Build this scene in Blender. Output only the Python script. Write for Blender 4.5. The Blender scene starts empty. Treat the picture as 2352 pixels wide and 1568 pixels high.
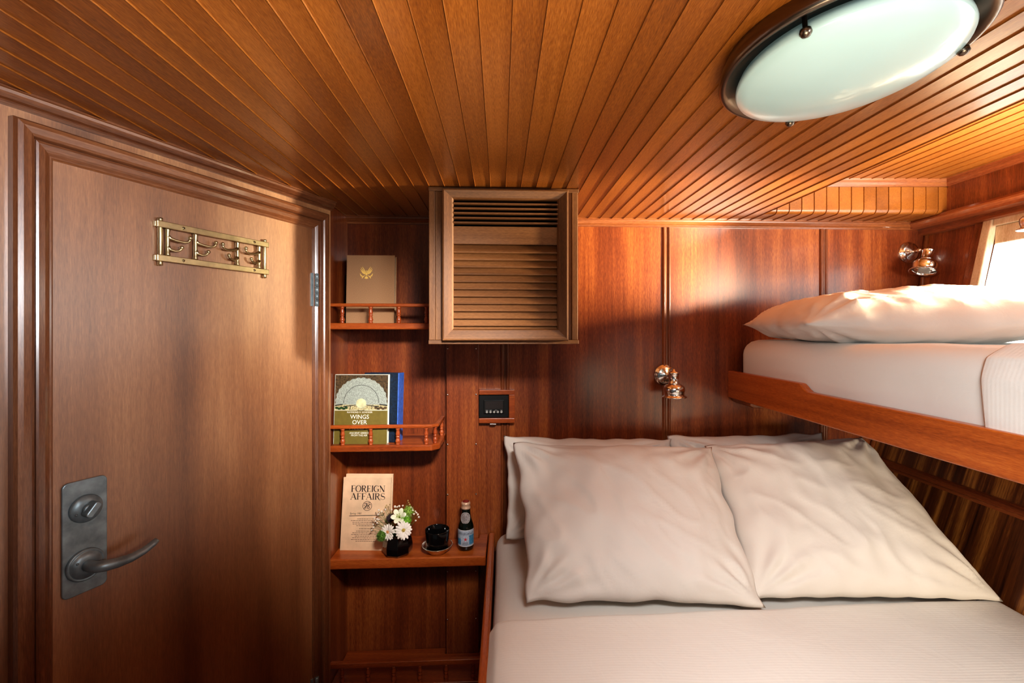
import bpy, math, random
from mathutils import Matrix, Vector, noise
random.seed(7)
S = bpy.context.scene
C = S.collection
CAM_H = 1.48          # camera height; everything below is written relative to eye level
F = 1045.0            # focal length in pixels of the 2352 px frame
CX, CY = 1176.0, 757.0

def at(px, py, Y):    # the point seen at a pixel at depth Y
    return Vector(((px-CX)/F*Y, Y, (CY-py)/F*Y))

# ------------------------------------------------------------------ mesh builder
class MB:
    def __init__(s): s.v=[]; s.f=[]; s.sm=[]; s.mi=[]
    def add(s, vs, fs, M=None, smooth=False, mat=0):
        b=len(s.v)
        for p in vs:
            p=Vector(p); s.v.append(M@p if M is not None else p)
        for f in fs:
            s.f.append(tuple(i+b for i in f)); s.sm.append(smooth); s.mi.append(mat)
        return s
    def box(s, lo, hi, M=None, mat=0):
        x0,y0,z0=lo; x1,y1,z1=hi
        vs=[(x0,y0,z0),(x1,y0,z0),(x1,y1,z0),(x0,y1,z0),(x0,y0,z1),(x1,y0,z1),(x1,y1,z1),(x0,y1,z1)]
        fs=[(0,3,2,1),(4,5,6,7),(0,1,5,4),(1,2,6,5),(2,3,7,6),(3,0,4,7)]
        return s.add(vs,fs,M,False,mat)
    def prism(s, poly, d0, d1, M=None, mat=0, smooth=False):   # poly in local x,z ; depth along y
        n=len(poly)
        vs=[(a,d0,b) for a,b in poly]+[(a,d1,b) for a,b in poly]
        fs=[tuple(range(n)), tuple(range(2*n-1,n-1,-1))]
        s.add(vs,fs,M,False,mat)
        b=len(s.v)-2*n
        for i in range(n):
            j=(i+1)%n
            s.f.append((b+j,b+i,b+n+i,b+n+j)); s.sm.append(smooth); s.mi.append(mat)
        return s
    def flat(s, poly, y, M=None, mat=0):
        return s.add([(a,y,b) for a,b in poly],[tuple(range(len(poly)))],M,False,mat)
    def lathe(s, prof, n=24, M=None, mat=0, smooth=True, cap=True):
        vs=[];fs=[]
        for r,h in prof:
            for i in range(n):
                a=2*math.pi*i/n; vs.append((r*math.cos(a),r*math.sin(a),h))
        for k in range(len(prof)-1):
            for i in range(n):
                j=(i+1)%n
                fs.append((k*n+i,k*n+j,(k+1)*n+j,(k+1)*n+i))
        k0=len(fs)
        if cap:
            if prof[0][0]>1e-5: fs.append(tuple(range(n-1,-1,-1)))
            if prof[-1][0]>1e-5: fs.append(tuple(range((len(prof)-1)*n,len(prof)*n)))
        s.add(vs,fs,M,smooth,mat)
        for i in range(len(fs)-k0): s.sm[-1-i]=False
        return s
    def tube(s, pts, rad, n=10, M=None, mat=0):
        pts=[Vector(p) for p in pts]; m=len(pts)
        if not isinstance(rad,(list,tuple)): rad=[rad]*m
        vs=[];fs=[]; ref=None
        for k,p in enumerate(pts):
            d=(pts[min(k+1,m-1)]-pts[max(k-1,0)]).normalized()
            if ref is None:
                ref=Vector((0,0,1)) if abs(d.z)<.9 else Vector((1,0,0))
            a=(ref-d*ref.dot(d)).normalized(); b=d.cross(a); ref=a
            for i in range(n):
                t=2*math.pi*i/n; vs.append(p+(a*math.cos(t)+b*math.sin(t))*rad[k])
        for k in range(m-1):
            for i in range(n):
                j=(i+1)%n; fs.append((k*n+i,k*n+j,(k+1)*n+j,(k+1)*n+i))
        fs.append(tuple(range(n-1,-1,-1))); fs.append(tuple(range((m-1)*n,m*n)))
        return s.add(vs,fs,M,True,mat)
    def ball(s, c, r, n=10, M=None, mat=0, sc=(1,1,1)):
        vs=[];fs=[];m=max(4,n//2+1)
        for k in range(m+1):
            t=math.pi*k/m
            for i in range(n):
                a=2*math.pi*i/n
                vs.append((c[0]+r*sc[0]*math.sin(t)*math.cos(a),c[1]+r*sc[1]*math.sin(t)*math.sin(a),c[2]-r*sc[2]*math.cos(t)))
        for k in range(m):
            for i in range(n):
                j=(i+1)%n; fs.append((k*n+i,k*n+j,(k+1)*n+j,(k+1)*n+i))
        return s.add(vs,fs,M,True,mat)
    def grid(s, nu, nv, fn, mat=0, flip=False, smooth=True, closed=False):
        vs=[fn(i/nu,j/nv) for j in range(nv+1) for i in range(nu+1)]
        fs=[]
        for j in range(nv):
            for i in range(nu):
                a=j*(nu+1)+i; q=(a,a+1,a+nu+2,a+nu+1)
                fs.append(q[::-1] if flip else q)
        return s.add(vs,fs,None,smooth,mat)
    def sweep(s, prof, path, dirs, ndir, closed=False, mats=None, smooth=False):
        # prof: (w along dirs, n along ndir); path: world points; dirs: world offset vectors (mitred)
        m=len(prof); vs=[]
        for p,d in zip(path,dirs):
            for w,h in prof: vs.append(Vector(p)+Vector(d)*w+Vector(ndir)*h)
        n=len(path)
        for k in range(n if closed else n-1):
            k2=(k+1)%n
            fs=[]
            for i in range(m-1):
                fs.append((k*m+i,k*m+i+1,k2*m+i+1,k2*m+i))
            b=len(s.v) if k==0 else b0
            if k==0:
                b0=len(s.v)
                for p in vs: s.v.append(p)
            for f in fs:
                s.f.append(tuple(i+b0 for i in f)); s.sm.append(smooth); s.mi.append(mats[k] if mats else 0)
        return s
    def rbox(s, lo, hi, r, n=(20,20,6), fn=None, mat=0):     # rounded box from a projected cube grid
        lo=Vector(lo); hi=Vector(hi)
        def proj(p):
            q=Vector([min(max(p[i],lo[i]+r),hi[i]-r) for i in range(3)])
            d=p-q
            p2=q+d.normalized()*r if d.length>1e-9 else p
            return fn(p2) if fn else p2
        def lin(i,n_,a,b):      # denser near the ends so the rounding is smooth
            t=i/n_; L=b-a
            e=min(.28,2.0*r/L); 
            if t<.25: u=e*(t/.25)
            elif t>.75: u=1-e*((1-t)/.25)
            else: u=e+(1-2*e)*(t-.25)/.5
            return a+L*u
        for ax in range(3):
            u,v=[(1,2),(2,0),(0,1)][ax]
            for side in (0,1):
                vs=[];nu,nv=n[u],n[v]
                for j in range(nv+1):
                    for i in range(nu+1):
                        p=Vector((0,0,0)); p[ax]=(lo,hi)[side][ax]
                        p[u]=lin(i,nu,lo[u],hi[u]); p[v]=lin(j,nv,lo[v],hi[v])
                        vs.append(proj(p))
                fs=[]
                for j in range(nv):
                    for i in range(nu):
                        a=j*(nu+1)+i; q=(a,a+1,a+nu+2,a+nu+1)
                        fs.append(q if side else q[::-1])
                s.add(vs,fs,None,True,mat)
        return s

ROOT={}
def obj(name, mb, mats, parent=None, M=None, bevel=0, seg=2, weld=False, subsurf=0, solid=0, loc=None):
    if not isinstance(mats,(list,tuple)): mats=[mats]
    if parent is not None: R=ROOT[parent]
    elif M is not None: R=M
    else:
        xs=[p.x for p in mb.v]; ys=[p.y for p in mb.v]; zs=[p.z for p in mb.v]
        R=Matrix.Translation(((min(xs)+max(xs))/2,(min(ys)+max(ys))/2,min(zs)))
    Ri=R.inverted()
    me=bpy.data.meshes.new(name)
    me.from_pydata([Ri@p for p in mb.v],[],mb.f)
    for m in mats: me.materials.append(m)
    for p,sm,mi in zip(me.polygons,mb.sm,mb.mi): p.use_smooth=sm; p.material_index=mi
    me.update()
    o=bpy.data.objects.new(name,me); C.objects.link(o)
    if parent is not None: o.parent=parent
    else: o.matrix_world=R
    ROOT[o]=R
    if weld:
        w=o.modifiers.new('weld','WELD'); w.merge_threshold=1e-5
    if solid:
        m=o.modifiers.new('solid','SOLIDIFY'); m.thickness=solid; m.offset=-1
    if bevel:
        b=o.modifiers.new('bevel','BEVEL'); b.width=bevel; b.segments=seg; b.limit_method='ANGLE'; b.angle_limit=math.radians(40)
        b.harden_normals=False
    if subsurf:
        u=o.modifiers.new('sub','SUBSURF'); u.levels=subsurf; u.render_levels=subsurf
    return o
def part_at(name, src, parent, M):        # a part sharing another part's mesh, placed by a world matrix
    o=bpy.data.objects.new(name, src.data); C.objects.link(o); o.parent=parent
    o.matrix_local=ROOT[parent].inverted()@M
    ROOT[o]=M
    return o
def thing(name, label, cat, loc=(0,0,0), M=None, group=None):
    o=bpy.data.objects.new(name,None); C.objects.link(o)
    o.empty_display_size=.05
    R=M if M is not None else Matrix.Translation(loc)
    o.matrix_world=R; ROOT[o]=R
    o['label']=label; o['category']=cat
    if group: o['group']=group
    return o
def tag(o, label, cat, group=None, kind=None):
    o['label']=label; o['category']=cat
    if group: o['group']=group
    if kind: o['kind']=kind
    return o
def struct(o, label=None, cat=None):
    o['kind']='structure'
    if label: o['label']=label
    if cat: o['category']=cat
    return o
def copy_tree(o, parent=None):
    c=o.copy(); C.objects.link(c); c.parent=parent
    for ch in list(o.children): copy_tree(ch,c)
    return c

# ------------------------------------------------------------------ materials
def lin(c):
    return tuple(((x/255)/12.92 if x/255<=.04045 else ((x/255+.055)/1.055)**2.4) for x in c)+(1.0,)
def nmat(name):
    m=bpy.data.materials.new(name); m.use_nodes=True
    nt=m.node_tree; nt.nodes.clear()
    out=nt.nodes.new('ShaderNodeOutputMaterial'); b=nt.nodes.new('ShaderNodeBsdfPrincipled')
    nt.links.new(b.outputs[0],out.inputs[0])
    return m,nt,b
def node(nt,t,**k):
    n=nt.nodes.new(t)
    for a,v in k.items(): setattr(n,a,v)
    return n
def wood(name, dark, mid, light, axis='z', rough=.42, coat=.5, coat_rough=.22, fine=110, band=16, island=0.0, bump=.12, spec=.4, pore=.32, bw_=.46, cior=1.5):
    m,nt,b=nmat(name); L=nt.links
    tc=node(nt,'ShaderNodeTexCoord'); oi=node(nt,'ShaderNodeObjectInfo')
    off=node(nt,'ShaderNodeVectorMath',operation='ADD'); sc=node(nt,'ShaderNodeMath',operation='MULTIPLY'); sc.inputs[1].default_value=13.7
    L.new(oi.outputs['Random'],sc.inputs[0]); L.new(tc.outputs['Object'],off.inputs[0]); L.new(sc.outputs[0],off.inputs[1])
    src=off.outputs[0]
    if island:
        ge=node(nt,'ShaderNodeNewGeometry'); mu=node(nt,'ShaderNodeMath',operation='MULTIPLY'); mu.inputs[1].default_value=40
        L.new(ge.outputs['Random Per Island'],mu.inputs[0])
        o2=node(nt,'ShaderNodeVectorMath',operation='ADD'); L.new(src,o2.inputs[0]); L.new(mu.outputs[0],o2.inputs[1]); src=o2.outputs[0]
    def nz(across,along,detail,rough_=.55,dist=0):
        mp=node(nt,'ShaderNodeMapping'); s=[across]*3; s['xyz'.index(axis)]=along
        mp.inputs['Scale'].default_value=s; L.new(src,mp.inputs[0])
        n=node(nt,'ShaderNodeTexNoise'); n.inputs['Scale'].default_value=1; n.inputs['Detail'].default_value=detail
        n.inputs['Roughness'].default_value=rough_; n.inputs['Distortion'].default_value=dist
        L.new(mp.outputs[0],n.inputs['Vector']); return n.outputs['Fac']
    n1=nz(fine,3.0,4,.65); n2=nz(band,.9,2,.5,.3); n3=nz(fine*6,fine*.55,2,.6)
    def ma(op,a,bv):
        x=node(nt,'ShaderNodeMath',operation=op)
        if hasattr(a,'default_value'): L.new(a,x.inputs[0])
        else: x.inputs[0].default_value=a
        if hasattr(bv,'default_value'): L.new(bv,x.inputs[1])
        else: x.inputs[1].default_value=bv
        return x.outputs[0]
    f=ma('ADD',ma('ADD',ma('MULTIPLY',n1,1-bw_-pore),ma('MULTIPLY',n2,bw_)),ma('MULTIPLY',n3,pore))
    if island:
        f=ma('ADD',f,ma('MULTIPLY',ma('SUBTRACT',ge.outputs['Random Per Island'],.5),island))
    cr=node(nt,'ShaderNodeValToRGB'); e=cr.color_ramp
    e.elements[0].position=.35; e.elements[0].color=lin(dark)
    e.elements[1].position=.65; e.elements[1].color=lin(light)
    x=e.elements.new(.5); x.color=lin(mid)
    L.new(f,cr.inputs[0]); L.new(cr.outputs[0],b.inputs['Base Color'])
    b.inputs['Roughness'].default_value=rough; b.inputs['Coat Weight'].default_value=coat; b.inputs['Coat Roughness'].default_value=coat_rough; b.inputs['Coat IOR'].default_value=cior
    b.inputs['Specular IOR Level'].default_value=spec
    bp=node(nt,'ShaderNodeBump'); bp.inputs['Strength'].default_value=bump; bp.inputs['Distance'].default_value=.0006
    L.new(n3,bp.inputs['Height']); L.new(bp.outputs[0],b.inputs['Normal'])
    return m
def plain(name, col, rough=.5, metal=0, coat=0, spec=.5, noise_amt=0, nscale=60, emis=None, emis_s=0, bump=0, sheen=0, trans=0):
    m,nt,b=nmat(name); L=nt.links
    b.inputs['Base Color'].default_value=lin(col); b.inputs['Roughness'].default_value=rough; b.inputs['Metallic'].default_value=metal
    b.inputs['Coat Weight'].default_value=coat; b.inputs['Specular IOR Level'].default_value=spec
    b.inputs['Sheen Weight'].default_value=sheen
    if trans: b.inputs['Transmission Weight'].default_value=trans
    if emis: b.inputs['Emission Color'].default_value=lin(emis); b.inputs['Emission Strength'].default_value=emis_s
    if noise_amt or bump:
        tc=node(nt,'ShaderNodeTexCoord'); n=node(nt,'ShaderNodeTexNoise'); n.inputs['Scale'].default_value=nscale; n.inputs['Detail'].default_value=4
        L.new(tc.outputs['Object'],n.inputs['Vector'])
        if noise_amt:
            cr=node(nt,'ShaderNodeValToRGB')
            cr.color_ramp.elements[0].position=.3; cr.color_ramp.elements[1].position=.7
            cr.color_ramp.elements[0].color=lin([max(0,c*(1-noise_amt)) for c in col]); cr.color_ramp.elements[1].color=lin([min(255,c*(1+noise_amt)) for c in col])
            L.new(n.outputs['Fac'],cr.inputs[0]); L.new(cr.outputs[0],b.inputs['Base Color'])
        if bump:
            bp=node(nt,'ShaderNodeBump'); bp.inputs['Strength'].default_value=bump; bp.inputs['Distance'].default_value=.001
            L.new(n.outputs['Fac'],bp.inputs['Height']); L.new(bp.outputs[0],b.inputs['Normal'])
    return m
def linen(name, col, rib=0, rib_axis=1):
    m,nt,b=nmat(name); L=nt.links
    b.inputs['Base Color'].default_value=lin(col); b.inputs['Roughness'].default_value=.85; b.inputs['Sheen Weight'].default_value=.15
    b.inputs['Specular IOR Level'].default_value=.2
    tc=node(nt,'ShaderNodeTexCoord')
    n=node(nt,'ShaderNodeTexNoise'); n.inputs['Scale'].default_value=16; n.inputs['Detail'].default_value=5; n.inputs['Distortion'].default_value=.6
    L.new(tc.outputs['Object'],n.inputs['Vector'])
    n2=node(nt,'ShaderNodeTexNoise'); n2.inputs['Scale'].default_value=700; L.new(tc.outputs['Object'],n2.inputs['Vector'])
    b1=node(nt,'ShaderNodeBump'); b1.inputs['Strength'].default_value=.25; b1.inputs['Distance'].default_value=.006; L.new(n.outputs['Fac'],b1.inputs['Height'])
    b2=node(nt,'ShaderNodeBump'); b2.inputs['Strength'].default_value=.12; b2.inputs['Distance'].default_value=.0006
    L.new(n2.outputs['Fac'],b2.inputs['Height']); L.new(b1.outputs[0],b2.inputs['Normal'])
    last=b2.outputs[0]
    if rib:
        w=node(nt,'ShaderNodeTexWave'); w.bands_direction='XYZ'[rib_axis]; w.inputs['Scale'].default_value=rib; w.inputs['Distortion'].default_value=.15
        L.new(tc.outputs['Object'],w.inputs['Vector'])
        b3=node(nt,'ShaderNodeBump'); b3.inputs['Strength'].default_value=.09; b3.inputs['Distance'].default_value=.0012
        L.new(w.outputs['Fac'],b3.inputs['Height']); L.new(last,b3.inputs['Normal']); last=b3.outputs[0]
    L.new(last,b.inputs['Normal'])
    return m

W={}
W['wall']=wood('mahogany_panel',(84,35,15),(130,63,29),(178,104,50),'z',rough=.36,coat=.6,coat_rough=.2,band=14,cior=1.6)
W['door']=wood('door_veneer',(106,64,36),(152,100,62),(188,136,90),'z',rough=.42,coat=1.0,coat_rough=.36,band=7,cior=2.1,bw_=.58,pore=.26)
W['dtrim_z']=wood('door_trim_vertical',(84,46,26),(118,72,44),(148,98,64),'z',rough=.34,coat=.8,coat_rough=.2,band=30,cior=1.8)
W['dtrim_x']=wood('door_trim_horizontal',(84,46,26),(118,72,44),(148,98,64),'x',rough=.34,coat=.8,coat_rough=.2,band=30,cior=1.8)
W['trim_z']=wood('trim_vertical',(88,42,20),(126,68,36),(158,94,54),'z',rough=.34,coat=.6,coat_rough=.18,band=30)
W['trim_x']=wood('trim_horizontal',(90,46,24),(130,74,40),(164,102,60),'x',rough=.34,coat=.6,coat_rough=.18,band=30)
W['trim_y']=wood('trim_fore_aft',(92,42,20),(136,70,36),(170,100,56),'y',rough=.34,coat=.6,coat_rough=.18,band=30)
W['ceil']=wood('ceiling_planks',(106,58,20),(142,84,30),(172,108,46),'y',rough=.38,coat=.5,coat_rough=.18,island=.07,band=4,pore=.42,bw_=.40,fine=140,cior=1.6)
W['hull']=wood('ribbon_striped_hull',(40,16,7),(104,56,24),(196,132,62),'z',rough=.4,coat=.4,coat_rough=.25,band=48,fine=90,bw_=.55,pore=.12)
W['shelf']=wood('cherry_shelf',(120,52,18),(162,78,28),(196,108,46),'x',rough=.36,coat=.5,coat_rough=.2,band=24)
W['rail']=wood('cherry_bunk_rail',(138,64,21),(176,90,33),(202,116,50),'y',rough=.38,coat=.4,coat_rough=.25,band=26)
W['turned']=wood('turned_cherry',(128,54,24),(160,74,34),(186,100,52),'z',rough=.34,coat=.5,band=40)
W['cab_x']=wood('teak_cabinet_across',(80,50,27),(114,75,43),(144,100,62),'x',rough=.5,coat=.2,coat_rough=.35,fine=160)
W['cab_z']=wood('teak_cabinet_upright',(80,50,27),(116,76,44),(146,102,64),'z',rough=.5,coat=.2,coat_rough=.35,fine=160)
W['pale']=wood('pale_veneer',(176,142,104),(206,180,146),(226,206,178),'z',rough=.4,coat=.3,band=20)
M_LINEN=linen('white_linen',(226,221,212))
M_PILLOW=linen('white_pillowcase',(220,212,203))
M_COVER=linen('white_ribbed_cotton',(230,225,216),rib=42,rib_axis=1)
M_CHROME=plain('polished_chrome',(238,236,232),.13,1)
M_NICKEL=plain('satin_nickel',(136,150,155),.38,.45,noise_amt=.14,nscale=40)
M_BRASS=plain('aged_brass',(206,190,150),.33,1,noise_amt=.08,nscale=50)
M_BRONZE=plain('brushed_bronze',(124,112,100),.3,1)
M_SCREW=plain('steel_screw',(210,205,200),.2,1)
M_BLACK=plain('black_gloss',(10,10,11),.08,0,coat=.6)
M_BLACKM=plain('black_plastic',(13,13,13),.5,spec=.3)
M_SHADE=plain('interior_shade',(10,7,5),.9)  # near-black colour painted in for the shade inside the cabinet
M_SILVER=plain('beaten_silver',(215,205,190),.2,1,bump=.3,nscale=120)

# ------------------------------------------------------------------ frames of the room
TH=(Vector((-.375,-.927,0))).normalized()
NN=Vector((0,0,1)).cross(TH)
D=Matrix(((TH.x,NN.x,0,-.594),(TH.y,NN.y,0,1.485),(0,0,1,0),(0,0,0,1)))      # door wall: x along the wall towards the viewer, y into the room
def dw(t,n,z): return D@Vector((t,n,z))
BX=Vector((1,.0486,0)).normalized()
BY=Vector((0,0,1)).cross(BX)
B=Matrix(((BX.x,BY.x,0,0),(BX.y,BY.y,0,1.70),(0,0,1,0),(0,0,0,1)))           # back wall: x along it, y away from the room
def bw(s,out,z): return B@Vector((s,-out,z))
CEIL=.416
PD=Vector((-.0258,1,0)).normalized()                                        # direction of the ceiling planks

# ------------------------------------------------------------------ floor, walls
mb=MB(); mb.box((-1.6,-1.0,-1.52),(1.9,2.1,-1.48)); struct(obj('floor',mb,W['trim_y']))
mb=MB(); mb.box((-.75,.0,-1.48),(1.75,.06,.62),B); struct(obj('wall_back',mb,W['wall'],M=B.copy()))
# door wall: a panelled wall with the opening for the door
mb=MB()
for lo,hi in (((-.002,-.05,-1.48),(.071,0,CEIL)),((.698,-.05,-1.48),(1.9,0,CEIL)),((.071,-.05,.319),(.698,0,CEIL))):
    mb.box(lo,hi,D)
struct(obj('wall_left',mb,W['door'],M=D.copy()))
# side cheek of the shelf niche
mb=MB(); mb.box((-.66,1.47,-1.48),(-.604,1.72,CEIL+.02)); struct(obj('wall_niche',mb,W['wall']))
# hull side
hp=[(1.302,-1.48),(1.302,-.735),(1.384,-.495),(1.595,.125),(1.622,.40),(1.64,.62)]
mb=MB()
mb.prism(hp+[(1.8,.62),(1.8,-1.48)],-1.0,1.95)
struct(obj('wall_right',mb,W['wall'],M=Matrix.Rotation(math.radians(6),4,'Y')))
mb=MB(); hl=[(1.300,-1.48),(1.300,-.735),(1.382,-.495),(1.46,-.265)]
mb.add([(a,y,b) for a,b in hl for y in (-1.0,1.78)],[(2*i+1,2*i,2*i+2,2*i+3) for i in range(3)])
struct(obj('wall_hull',mb,W['hull'],M=Matrix.Rotation(math.radians(18.9),4,'Y')))

# ------------------------------------------------------------------ ceiling
def plank(mb, x0, x1, path, edge=.0012, depth=.0024):
    # path: list of (Y, z, normal(y,z)) running fore and aft; profile across with eased edges
    prof=[(x0+.0004,-depth),(x0+.0004+edge*.35,-.0006),(x0+edge,0),(x1-edge,0),(x1-.0004-edge*.35,-.0006),(x1-.0004,-depth)]
    vs=[];m=len(prof)
    for Y,z,n in path:
        for x,h in prof:
            vs.append((x-.0258*(Y-1.2), Y-n[0]*h, z-n[1]*h))
    fs=[]
    for k in range(len(path)-1):
        for i in range(m-1):
            fs.append((k*m+i,k*m+i+1,(k+1)*m+i+1,(k+1)*m+i))
    mb.add(vs,fs,None,False)
dn=(0,-1)
mb=MB(); pw=.0443; XE=.915
x=XE
while x>-1.35:
    plank(mb,x-pw,x,[(-.9,CEIL,dn),(.2,CEIL,dn),(1.0,CEIL,dn),(1.80,CEIL,dn)]); x-=pw
# edge board of the lower deckhead along the recess
mb.add([(XE-.0258*(Y-1.2),Y,z) for Y in (-.9,1.80) for z in (CEIL+.0005,.56)],[(0,1,3,2)])
# planks of the aft strip that turn up into the recess
YF=1.628; r=.016
arc=[(YF+r-r*math.sin(a),CEIL+r-r*math.cos(a),(-math.sin(a),-math.cos(a))) for a in [i*math.pi/2/6 for i in range(7)]]
x=XE
while x<1.60:
    plank(mb,x,x+pw,[(1.80,CEIL,dn)]+arc+[(YF,.53,(-1,0))]); x+=pw
# recess planks
x=XE-.03; ZR=.536
while x<1.66:
    plank(mb,x,x+.040,[(-.9,ZR,dn),(.4,ZR,dn),(1.70,ZR,dn)]); x+=.040
mb.box((-1.5,-.9,CEIL+.004),(XE-.045,1.85,CEIL+.02)); mb.box((XE-.06,-.9,ZR+.004),(1.75,1.85,ZR+.02))
struct(obj('ceiling',mb,W['ceil']))

# ------------------------------------------------------------------ trim
nt_=[0]
def trim(mb, mat, bevel=.002):
    nt_[0]+=1
    return struct(obj('trim_%d'%nt_[0],mb,mat,bevel=bevel))
def bar(prof, A, Bp, out, up=Vector((0,0,1))):     # extrude an (out, up) profile from A to B
    mb=MB(); A=Vector(A); Bp=Vector(Bp); n=len(prof)
    vs=[A+out*a+up*b for a,b in prof]+[Bp+out*a+up*b for a,b in prof]
    fs=[tuple(range(n)),tuple(range(2*n-1,n-1,-1))]+[((i+1)%n,i,n+i,n+(i+1)%n) for i in range(n)]
    return mb.add(vs,fs)
crown=[(0,-.028),(.007,-.028),(.009,-.024),(.009,-.021),(.013,-.018),(.019,-.010),(.020,-.005),(.023,-.004),(.023,0),(0,0)]
trim(bar(crown,bw(-.63,0,CEIL),bw(1.62,0,CEIL),-BY),W['trim_x'],0)
nt_[0]+=1; struct(obj('trim_%d'%nt_[0],bar(crown,dw(-.005,0,CEIL),dw(1.6,0,CEIL),NN),W['dtrim_x'],M=D.copy()))
# crown of the right side, hung under the recess wall
X1=1.54
mb=MB(); mb.box((1.556,-.9,.405),(1.70,YF+.02,.53)); trim(mb,W['wall'],0)      # recess side board
lowc=[(.10,.004),(0,.004),(-.006,-.004),(-.006,-.010),(.004,-.018),(.008,-.026),(.02,-.028),(.10,-.030)]
trim(bar(lowc,(X1,1.79,CEIL),(X1,-.9,CEIL),Vector((1,0,0))),W['trim_y'],0)
led=[(0,0),(.0,-.02),(.012,-.024),(.05,-.024),(.05,0)]
trim(bar(led,(1.585,1.78,CEIL-.026),(1.585,-.9,CEIL-.026),Vector((1,0,0))),W['trim_y'],0)
upc=[(0,-.026),(.006,-.026),(.008,-.020),(.013,-.013),(.015,-.005),(.018,0),(0,0)]
trim(bar(upc,(1.556,YF,ZR),(1.556,-.9,ZR),Vector((-1,0,0))),W['trim_y'],0)
trim(bar(upc,(XE-.04,YF,ZR),(1.556,YF,ZR),Vector((0,-1,0))),W['trim_x'],0)
# half-round battens over the panel joints of the back wall
def bead(w,h,n=6): return [(w*(i/n),h*math.sin(math.pi*i/n)**.6) for i in range(n+1)]
def batten(s, z0, z1, w=.033):
    mb=MB(); prof=[(-w/2,0)]+[(-w/2+a,b) for a,b in bead(w*.42,.008)]+[(-w/2+w*.5,.004)]+[(w/2-w*.42+a,b) for a,b in bead(w*.42,.008)]+[(w/2,0)]
    n=len(prof)
    vs=[bw(s+a,b,z0) for a,b in prof]+[bw(s+a,b,z1) for a,b in prof]
    mb.add(vs,[(i,i+1,n+i+1,n+i) for i in range(n-1)],None,True)
    return trim(mb,W['trim_z'],0)
batten(-.026,-1.2,CEIL-.028); batten(.587,-1.2,CEIL-.028); batten(1.205,-1.2,CEIL-.028)
# corner bead between back wall and hull, following the flare
mb=MB()
pts=[Vector((x-.004,1.70+.0486*x-.006,z)) for x,z in hp[2:5]]
mb.tube(pts,.009,8); trim(mb,W['trim_z'],0)
# stringer along the hull behind the lower berth
mb=MB(); prof=[(0,-.022),(-.010,-.020),(-.010,-.008),(-.016,-.004),(-.016,.010),(-.008,.016),(.012,.018)]
k=[Vector((1.386+a,0,-.495+b)) for a,b in prof]
mb=MB(); n=len(k); vs=[p+Vector((0,1.75,0)) for p in k]+[p+Vector((0,-.9,0)) for p in k]
mb.add(vs,[(i,i+1,n+i+1,n+i) for i in range(n-1)]); trim(mb,W['trim_y'],0)

# ------------------------------------------------------------------ window on the hull side (above the upper berth)
win=thing('window_1','bright window with pale frame above upper berth at right edge','window',(1.60,1.2,.05)); win['kind']='structure'
def hx(z):  # hull surface
    for (x0,z0),(x1,z1) in zip(hp,hp[1:]):
        if z0<=z<=z1: return x0+(x1-x0)*(z-z0)/(z1-z0)
    return hp[-1][0]
def hull_strip(y0,y1,z0,z1,t,mat,name):
    mb=MB()
    v=[]
    for z in (z0,z1):
        for y in (y0,y1):
            v+=[(hx(z)-t,y,z),(hx(z)+.004,y,z)]
    mb.add(v,[(0,2,6,4),(1,5,7,3),(0,4,5,1),(2,3,7,6),(4,6,7,5),(0,1,3,2)])
    return obj(name,mb,mat,win,bevel=.003)
hull_strip(1.545,1.578,-.10,.372,.014,W['trim_z'],'window_frame')
hull_strip(1.515,1.545,-.10,.372,.020,W['pale'],'window_frame')
hull_strip(.20,1.515,.345,.372,.016,W['pale'],'window_frame')
hull_strip(.20,1.515,.285,.345,.006,W['pale'],'glow_fade_strip')  # added pale strip: imitates the glow fading to tan at the top
M_PANE=plain('lit_window_pane',(235,242,240),.35,emis=(226,238,240),emis_s=3.4)
hull_strip(.20,1.515,-.06,.285,.005,M_PANE,'window_pane')

# ------------------------------------------------------------------ door
door=thing('door_1','dark varnished wooden cabin door with lever handle','door',M=D@Matrix.Translation((.385,0,-1.47))); door['kind']='structure'
mb=MB(); mb.box((.0735,-.04,-1.47),(.6955,.002,.3165),D); obj('door_panel',mb,W['door'],door,bevel=.0025)
ap=[(-.006,-.02),(-.006,.004),(-.003,.007),(.000,.007),(.004,.010),(.008,.0125),(.017,.0135),(.0205,.0125),(.021,.010),(.0225,.009),(.0235,.013),(.025,.0175),(.029,.0205),(.040,.022),(.047,.0205),(.051,.015),(.052,0)]
path=[dw(.698,0,-1.48),dw(.698,0,.319),dw(.071,0,.319),dw(.071,0,-1.48)]
ds=[TH,TH+Vector((0,0,1)),-TH+Vector((0,0,1)),-TH]
mb=MB(); mb.sweep(ap,path,ds,NN,mats=[0,1,0]); obj('door_frame',mb,[W['dtrim_z'],W['dtrim_x']],door)
def hinge(z0,z1):
    mb=MB(); mb.box((.066,.001,z0),(.083,.006,z1),D)
    h=obj('hinge',mb,M_NICKEL,door,bevel=.001)
    mb=MB(); n=5
    for i in range(n):
        a=z0+(z1-z0)*i/n; b=z0+(z1-z0)*(i+1)/n-.0006
        mb.lathe([(.0062,a),(.0062,b)],14,D@Matrix.Translation((.0655,.010,0)))
    obj('hinge_pin',mb,M_NICKEL,h)
hinge(.073,.176); hinge(-1.19,-1.082)
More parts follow.
